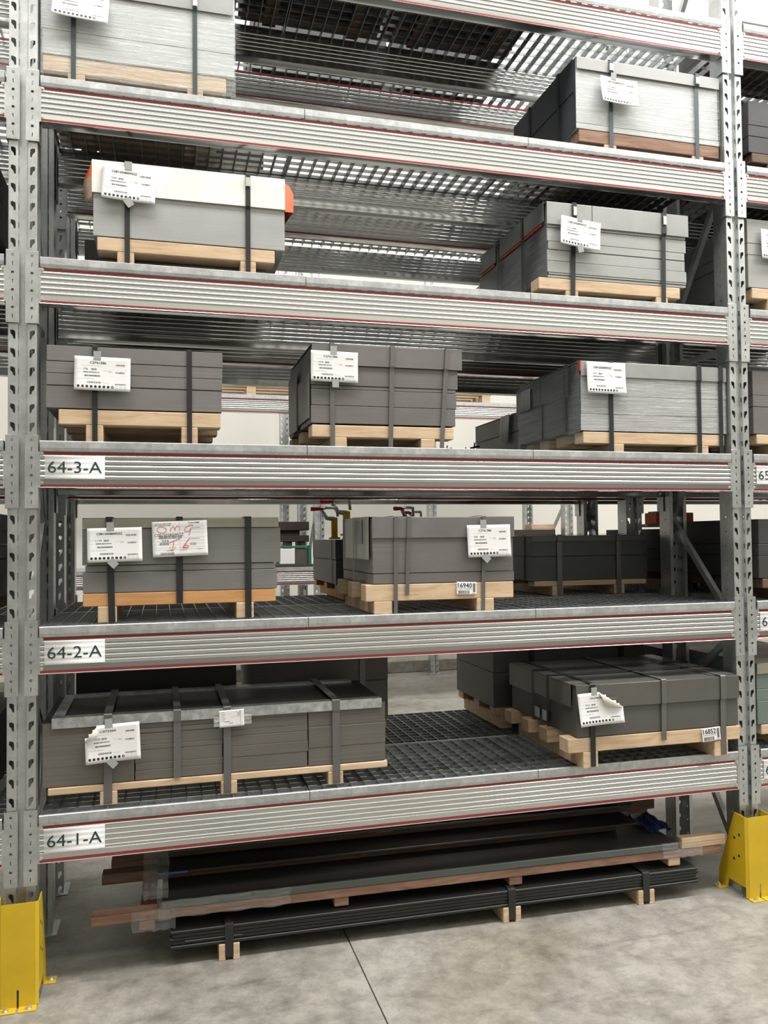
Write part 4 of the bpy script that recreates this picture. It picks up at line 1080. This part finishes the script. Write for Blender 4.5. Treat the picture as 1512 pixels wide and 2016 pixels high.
for x0, x1, nm in ((0.05, 0.85, 'beside the frontmost frame'), (0.98, 1.75, 'in the middle'), (1.85, 2.40, 'next to the bare grating')):
    pallet(x0+0.03, x1-0.03, 1.0, 0.60, d6, d6+0.03, d6+0.06, [x0+0.15, x1-0.15], f'dark wooden skid at the topmost rear level, {nm}', WOOD_D)
    stack(x0, x1, 0.99, 0.64, d6+0.062, d6+0.40, S_BLACK, f'dark sheet stack at the topmost rear level, {nm}', [d6+0.25])

# toggle clamps and a small fixture standing on the rear stock
def clamp(x, y, z, sc, label, rz=0, handle=True):
    r = empty('bar_clamp', (x, y, z), label, 'clamp', 'bar clamps on the rear stock', rz); r.scale = (sc, sc, sc)
    MB().cham(-0.018, 0.018, -0.012, 0.012, 0.0, 0.125, 0.004).build('clamp_post', CLAMPY, r)['label'] = 'yellow post'
    b = MB(); b.tube([(0.0, 0, 0.115), (-0.045, 0, 0.12), (-0.075, 0, 0.165), (-0.05, 0, 0.185), (0.015, 0, 0.18), (0.02, 0, 0.13)], [0.014, 0.013, 0.012, 0.012, 0.010, 0.008], 8)
    b.build('clamp_jaw', CLAMPG, r)['label'] = 'grey steel jaw'
    b = MB(); b.tube([(-0.07, 0, 0.175), (-0.095, 0, 0.176)], 0.007, 8); b.tube([(-0.085, 0, 0.176), (-0.14, 0, 0.174)], [0.011, 0.013], 10); b.build('handle', CLAMPR, r)['label'] = 'red handle'
    MB().cham(-0.03, 0.03, -0.025, 0.025, -0.004, 0.008, 0.002).build('base', CLAMPY, r)
zt2 = zd(2)+0.085+0.2555
clamp(1.455, 1.20, zt2, 1.0, 'yellow bar clamp with red handle standing behind the bent-strap stack, lower of two')
clamp(1.540, 1.25, zt2+0.02, 1.15, 'yellow bar clamp with red handle standing behind the bent-strap stack, higher of two')
clamp(1.93, 1.20, zt2, 1.0, 'small steel clamp tip showing over the middle of the bent-strap stack', 0.5)
clamp(2.05, 1.42, zt2, 0.9, 'small red-handled clamp showing at the end of the bent-strap stack', 0.3)
r = empty('clamp_fixture', (2.05, 1.15, zd(3)), 'black welding fixture with small yellow block on the rear grating at the 64-3-A level', 'fixture')
MB().cham(-0.10, 0.30, -0.05, 0.10, 0, 0.03, 0.003).build('fixture_base', BLACKSTEEL, r)
MB().cham(0.02, 0.07, -0.04, 0.0, 0.03, 0.05, 0.002).build('fixture_block', CLAMPY, r)['label'] = 'yellow block'
for i, (x, h_) in enumerate(((-0.06, 0.10), (0.0, 0.07), (0.09, 0.12), (0.15, 0.09), (0.21, 0.11), (0.27, 0.14))):
    b = MB(); b.cham(x-0.014, x+0.014, -0.02, 0.02, 0.03, 0.03+h_*0.6, 0.003); b.tube([(x, 0, 0.03+h_*0.5), (x+0.01, 0, 0.03+h_)], 0.005, 8); b.tube([(x-0.02, 0, 0.03+h_*0.75), (x+0.04, 0, 0.03+h_*0.85)], 0.006, 8); b.build('toggle', BLACKSTEEL if i % 2 else CLAMPG, r)

# ---- neighbouring bays, front rack
def side_stock(x0, x1, y0, l, zt, m, nm, wd=WOOD, lidm=None, straps=(), ph=(0.06, 0.11), d=0.66):
    dz = zd(l)
    pallet(x0+0.02, x1-0.02, y0, d, dz, dz+ph[0], dz+ph[1], [x0+0.15, x1-0.15], f'wooden skid under the {nm}', wd)
    s = stack(x0, x1, y0, d, dz+ph[1]+0.003, Z(zt), m, nm, [q for q in (Z(zt)-0.19, Z(zt)-0.13) if q > dz+ph[1]+0.02])
    xc, zr = (x0+x1)/2, dz+ph[1]+0.003
    if lidm: lid(s, x0-0.002, x1+0.002, y0, Z(zt)-0.05, Z(zt)+0.004, d, lidm, xc=xc, zr=zr, off=0.003)
    for x in straps: strap(s, x, 0.024, y0, dz+0.003, Z(zt)+0.004, d, STRAP_B, xc, zr)
    return s
side_stock(3.432, 4.20, 0.04, 4, 3.415, S_STEEL, 'pale steel sheet stack in the 65 bay, one level above 65-3-A', straps=(3.75,), ph=(0.075, 0.13))
stock_tag('C081505800955Z', '1120', 3.598, Z(3.275), 0.024, 0.20, 0.16, 0.05, (0.004, 0.010), 'white stock tag on the pale stack in the 65 bay, cut by the picture edge', True, 9, 12, False, False)
side_stock(3.440, 4.22, 0.04, 3, 2.615, S_WARM2, 'warm grey sheet stack in the 65 bay above the 65-3-A sign')
side_stock(3.455, 4.22, 0.04, 2, 1.84, S_BLACK, 'black sheet stack in the 65 bay above the 65-2-A sign', WOOD_D)
side_stock(3.425, 4.25, 0.04, 1, 1.092, S_GREEN, 'green-grey sheet stack with pale cover above the 65-1-A sign', lidm=P_OLIVE, straps=())
side_stock(3.47, 4.25, 0.06, 5, 4.06, S_BLACK, 'black sheet stack in the 65 bay, two levels above 65-3-A', WOOD_D)
side_stock(3.45, 4.25, 0.24, 6, 4.62, S_BLACK, 'low black sheet stack in the 65 bay at the topmost level', WOOD_R, d=0.38, ph=(0.02, 0.04))
side_stock(-0.98, -0.18, 0.05, 2, 1.88, S_BLACK, 'black sheet stack beyond the frontmost upright, level with the 64-2-A sign', WOOD_D)
side_stock(-0.98, -0.18, 0.05, 1, 1.05, S_BLACK, 'black sheet stack beyond the frontmost upright, level with the 64-1-A sign', WOOD_D)
side_stock(-0.98, -0.18, 0.05, 4, 3.33, S_BLACK, 'black sheet stack beyond the frontmost upright, one level above 64-3-A', WOOD_D)
# ---- 65 bay, rear rack
side_stock(3.45, 4.20, 0.80, 2, 1.80, S_BLACK, 'black strapped stack seen through the 64 to 65 frame, 64-2-A level', WOOD_R, straps=(3.62, 3.95), d=0.74)
side_stock(4.32, 5.05, 0.84, 2, 1.82, S_BLACK, 'second black stack along the rear rack, 65-2-A level', WOOD_R, straps=(4.5,), d=0.72)
side_stock(3.45, 4.25, 0.82, 1, 1.06, S_BLACK, 'black sheet stack seen through the 64 to 65 frame, 64-1-A level', WOOD_D, d=0.58)
side_stock(3.45, 4.2, 0.84, 4, 3.36, S_BLACK, 'black rear-rack stack in the 65 bay, one level above 65-3-A', WOOD, d=0.72)
side_stock(3.45, 4.2, 0.84, 5, 4.08, S_BLACK, 'black rear-rack stack in the 65 bay, two levels above 65-3-A', WOOD_D, d=0.72)
side_stock(3.45, 4.2, 0.84, 3, 2.56, S_BLACK, 'black rear-rack stack in the 65 bay at the 65-3-A level', WOOD, d=0.72)
r = empty('wooden_board', (3.86, 1.08, Z(1.8135)), 'pale wooden board lying on the black strapped stack behind the 64 to 65 frame', 'board')
MB().cham(-0.38, 0.42, 0, 0.30, 0, 0.018, 0.003).build('plank', WOOD, r)
r = empty('orange_box', (3.72, 1.16, Z(1.832)), 'orange-red storage box on the pale board behind the 64 to 65 frame', 'box')
MB().cham(-0.12, 0.16, 0, 0.14, 0, 0.075, 0.004).build('box_body', ORANGEBOX, r); MB().box(0.02, 0.03, -0.002, 0, 0, 0.075).build('box_strip', PAPER, r)
MB().cham(-0.10, 0.05, 0.02, 0.13, 0.075, 0.085, 0.002).build('box_lid', P_OLIVE, r)

# ================================================================== PLATES ON THE FLOOR UNDER THE FIRST LEVEL
RZ = -0.020
def rotated(name, x, y, label, cat, group=None): return empty(name, (x, y, 0), label, cat, group, RZ)
r = rotated('plate_stack', 0.50, 0.085, 'black steel plate stack strapped on short wooden feet, lowest on the floor', 'plate stack')
for i in range(5):
    j = (0.0, 0.004, -0.004, 0.006, 0.0)[i]
    MB().cham(j, 2.545+j, 0.002*((i*3) % 4), 1.15, 0.070+i*0.0155, 0.0842+i*0.0155, 0.003).build('steel_plate', BLACKSTEEL, r)
for x in (0.245, 1.55, 2.255):
    for s_ in (-1, 1): MB().cham(x+s_*0.030-0.014, x+s_*0.030+0.014, -0.004, 1.1, 0, 0.069, 0.002).build('wood_foot', WOOD, r)
    MB().ribbon([(-0.003, 0.012), (-0.003, 0.150), (0.004, 0.153), (1.15, 0.153)], x-0.018, x+0.018, 0.0012).build('strap', STRAP_B, r)
MB().box(0.06, 0.30, -0.001, 0.0, 0.10, 0.103).build('scuff', GREY_INK, r)

r = rotated('plate_bundle', 0.464, 0.11, 'green-grey edged steel plate bundle on a long wooden runner frame, film at one end', 'plate stack')
MB().cham(0.0, 2.49, -0.004, 1.10, 0.236, 0.268, 0.003).build('steel_plates', GREENEDGE, r)
MB().box(0.003, 2.487, 0.0, 1.09, 0.2685, 0.271).build('top_plate', MILL, r)['label'] = 'brown-black top plate'
MB().cham(-0.285, 2.74, 0.0, 0.07, 0.195, 0.234, 0.003).build('long_runner', WOOD_R, r)
MB().cham(-0.25, 2.70, 0.62, 0.70, 0.195, 0.234, 0.003).build('long_runner', WOOD_R, r)
for x in (-0.06, 0.78, 1.62, 2.47):
    MB().cham(x-0.033, x+0.033, 0.004, 0.95, 0.1555, 0.194, 0.003).build('cross_block', WOOD_R if x < 2 else WOOD, r)
for z in (0.2365, 0.262): MB().cham(2.51, 2.76, -0.002, 0.05, z, z+0.024, 0.002).build('end_board', WOOD, r)
def filmsheet(r, label, x0, x1, y0, y1, z0, z1, nx=12, nz=8, sd=1):
    fm = MB(); rr = random.Random(sd); g = []
    for i in range(nx+1):
        c = []
        for j in range(nz+1):
            u, v = i/nx, j/nz
            c.append((x0+(x1-x0)*u + rr.uniform(-0.004, 0.004), y0+(y1-y0)*v+0.008*math.sin(u*23+sd)+rr.uniform(-0.003, 0.003), z0+(z1-z0)*v))
        g.append(c)
    for i in range(nx):
        for j in range(nz): fm.quad(g[i][j], g[i+1][j], g[i+1][j+1], g[i][j+1], smooth=True)
    o = fm.build('stretch_film', FILM2, r)
    if label: o['label'] = label
filmsheet(r, 'clear film along the front edge', -0.01, 0.55, -0.014, -0.012, 0.20, 0.272, 20, 4, sd=4)
filmsheet(r, 'clear film round the runner end', -0.12, 0.06, -0.012, -0.004, 0.155, 0.24, 8, 5, sd=6)
filmsheet(r, 'clear film at the board end', 2.40, 2.62, -0.012, -0.008, 0.20, 0.275, 8, 4, sd=7)
r = rotated('hanging_film', 0.464, 0.11, 'clear stretch film hanging down the end of the floor plate stacks', 'film')
filmsheet(r, None, -0.08, 0.03, 0.02, 0.24, 0.275, 0.43, 12, 8, sd=2)

r = rotated('dark_plate', 0.447, 0.262, 'single dark plate with blue paint at its end, lying above the green-grey edged bundle', 'plate stack')
MB().cham(0.0, 2.38, 0.0, 0.95, 0.318, 0.331, 0.003).build('steel_plate', MILL, r)
MB().box(0.002, 0.13, -0.0015, 0.0, 0.321, 0.329).build('paint_mark', BLUEPAINT, r)['label'] = 'blue paint mark on the edge'
MB().cham(-0.24, 2.30, 0.075, 0.15, 0.2725, 0.317, 0.003).build('runner', WOOD_D, r)
MB().cham(-0.20, 2.42, 0.62, 0.70, 0.2725, 0.317, 0.003).build('runner', WOOD_D, r)
r = rotated('top_plate_stack', 0.447, 0.335, 'dark plate stack on old dark runners, uppermost under the 64-1-A beam', 'plate stack')
for i in range(3): MB().cham(0.01*i, 2.40-0.08*i, 0.015*i, 0.90, 0.386+i*0.016, 0.4005+i*0.016, 0.003).build('steel_plate', MILL, r)
MB().cham(-0.20, 2.58, 0.09, 0.17, 0.3325, 0.384, 0.003).build('runner', WOOD_D, r)
MB().cham(-0.17, 2.52, 0.62, 0.70, 0.3325, 0.384, 0.003).build('runner', WOOD_D, r)
MB().box(1.02, 1.10, 0.005, 0.02, 0.384, 0.3865).build('wood_sliver', WOOD, r)
# crumpled blue plastic at the end of the bundle
r = empty('blue_plastic', (2.945, 0.215, 0.2725), 'crumpled dark blue plastic on the plate bundle by the yellow guard', 'plastic')
b = MB(); rr = random.Random(4); nx, ny = 12, 8; g = [[(-0.06+0.14*i/nx+rr.uniform(-.006, .006), -0.02+0.26*j/ny+rr.uniform(-.01, .01), max(0.003, 0.010+0.030*math.sin(PI*i/nx)*math.sin(PI*j/ny)+rr.uniform(-.008, .010))) for j in range(ny+1)] for i in range(nx+1)]
for i in range(nx):
    for j in range(ny): b.quad(g[i][j], g[i+1][j], g[i+1][j+1], g[i][j+1])
b.build('plastic_sheet', BLUEPLASTIC, r, solid=0.001)

# ================================================================== FAR RACK BY THE BACK WALL
YC = 5.30
def far_beam(z, x0, x1, y, label):
    r = empty('far_beam', (x0, y, z), label, 'beam', 'beams of the far rack')
    r['kind'] = 'thing'
    k = (x1-x0)/(BW+0.012)
    o = link_mesh('beam_body', BEAM, r, (0.006*k, 0, 0)); o.scale = (k, 1, 1)
    for me in (STR_T, STR_B): o = link_mesh('red_stripe', me, r, (0.006*k, 0, 0)); o.scale = (k, 1, 1); o['label'] = 'red painted stripe'
    MB().box(0.004, x1-x0-0.004, -0.010, 0.9, 0.130, 0.172).build('shelf_deck', G_CAP, r)
XC0, XC1, XC2 = -0.90, 2.143, 5.16
for z, nm in ((1.30+0.021, 'lower'), (3.12+ZF+0.021, 'upper')):
    far_beam(z, XC0+0.055, XC1-0.055, YC, f'{nm} beam of the far rack, beyond the frontmost side')
    far_beam(z, XC1+0.055, XC2-0.055, YC, f'{nm} beam of the far rack, beyond the 65 side')
for x, nm in ((XC0, 'first'), (XC1, 'second'), (XC2, 'third')):
    r = empty('upright_frame', (x, YC, 0), f'{nm} perforated upright frame of the far rack by the back wall', 'rack frame', 'upright frames of the far rack')
    link_mesh('post', POST, r, (0, 0.004, 0), solid=0.0022); link_mesh('post', POST, r, (0, 1.196, 0), rz=PI, solid=0.0022)
    link_mesh('base_plate', FOOT, r); link_mesh('base_plate', FOOT, r, (0, 1.09, 0))
    for z0, z1, a, c in ((0.2, 1.2, 0.1, 1.1), (1.2, 2.2, 1.1, 0.1), (2.2, 3.2, 0.1, 1.1), (3.2, 4.2, 1.1, 0.1), (4.2, 5.2, 0.1, 1.1)):
        link_mesh('brace', brace_mesh((a, z0), (c, z1)), r)
for x in (3.95, 1.98):
    r = empty('far_post', (x, 6.78, 0), f'galvanised post bolted to the floor by the kerb, {"behind the empty grating" if x > 3 else "behind the second far frame"}', 'post')
    link_mesh('post_body', POST, r, solid=0.0022); link_mesh('base_plate', FOOT, r)
# things on the far rack
zc = 1.321+0.172
r = empty('steel_tooling', (1.80, YC+0.36, zc), 'dark rusty brown steel tooling with pale gaps on the far rack', 'tooling')
MB().cham(-0.55, 0.30, 0.05, 0.5, 0.40, 0.50, 0.006).build('cross_bar', DARKBROWN, r)
MB().cham(-0.55, 0.29, 0.0, 0.5, 0.27, 0.345, 0.006).build('cross_bar', DARKBROWN, r)
MB().cham(-0.55, 0.20, 0.10, 0.5, 0.345, 0.40, 0.006).build('cross_bar', DARKBROWN, r)
for x in (-0.5, -0.2, 0.05, 0.20): MB().cham(x, x+0.05, 0.02, 0.45, 0.0, 0.27, 0.004).build('tooling_leg', DARKBROWN, r)
r = empty('green_crate', (1.87, YC+0.02, zc), 'green-framed crate with a white panel on the far rack', 'crate')
for x in (-0.20, 0.15): MB().cham(x, x+0.035, 0, 0.06, 0, 0.235, 0.004).build('crate_post', GREENPAINT, r)
MB().cham(-0.17, 0.15, 0.01, 0.05, 0.205, 0.23, 0.003).build('crate_rail', GREENPAINT, r); MB().cham(-0.22, 0.20, -0.01, 0.3, 0, 0.03, 0.003).build('crate_base', DARKBROWN, r)
MB().cham(-0.16, 0.00, -0.004, 0.004, 0.035, 0.20, 0.002).build('white_panel', PAPER, r); MB().cham(0.0, 0.15, 0.03, 0.04, 0.03, 0.20, 0.002).build('grey_panel', P_LIDD, r)
r = empty('plate_pile', (4.75, YC+0.10, zc), 'brown steel plate pile on the far rack near its third frame', 'plate stack')
for i in range(3): MB().cham(-0.6+0.02*i, 0.3, 0.02*i, 0.6, 0.13*i, 0.13*i+0.125, 0.004).build('plate_pack', DARKBROWN, r)
MB().cham(0.02, 0.32, 0.1, 0.3, 0.39, 0.45, 0.004).build('top_board', WOOD, r)
zu = 3.184+0.172
for x0, x1, nm in ((0.3, 2.0, 'beyond the first three-strapped gap'), (2.5, 4.2, 'beyond the second far frame')):
    r = empty('empty_pallet', (x0, YC, zu), f'empty pale pallet on the upper far rack, {nm}', 'pallet', 'pallets on the far rack')
    for k in range(5): MB().cham(0.0, x1-x0, 0.02+0.18*k, 0.14+0.18*k, 0.09, 0.112, 0.003).build('deck_board', WOOD, r)
    for k in range(4):
        xx = 0.02+(x1-x0-0.14)*k/3
        MB().cham(xx, xx+0.10, 0.02, 0.86, 0.0, 0.089, 0.003).build('runner', WOOD, r)
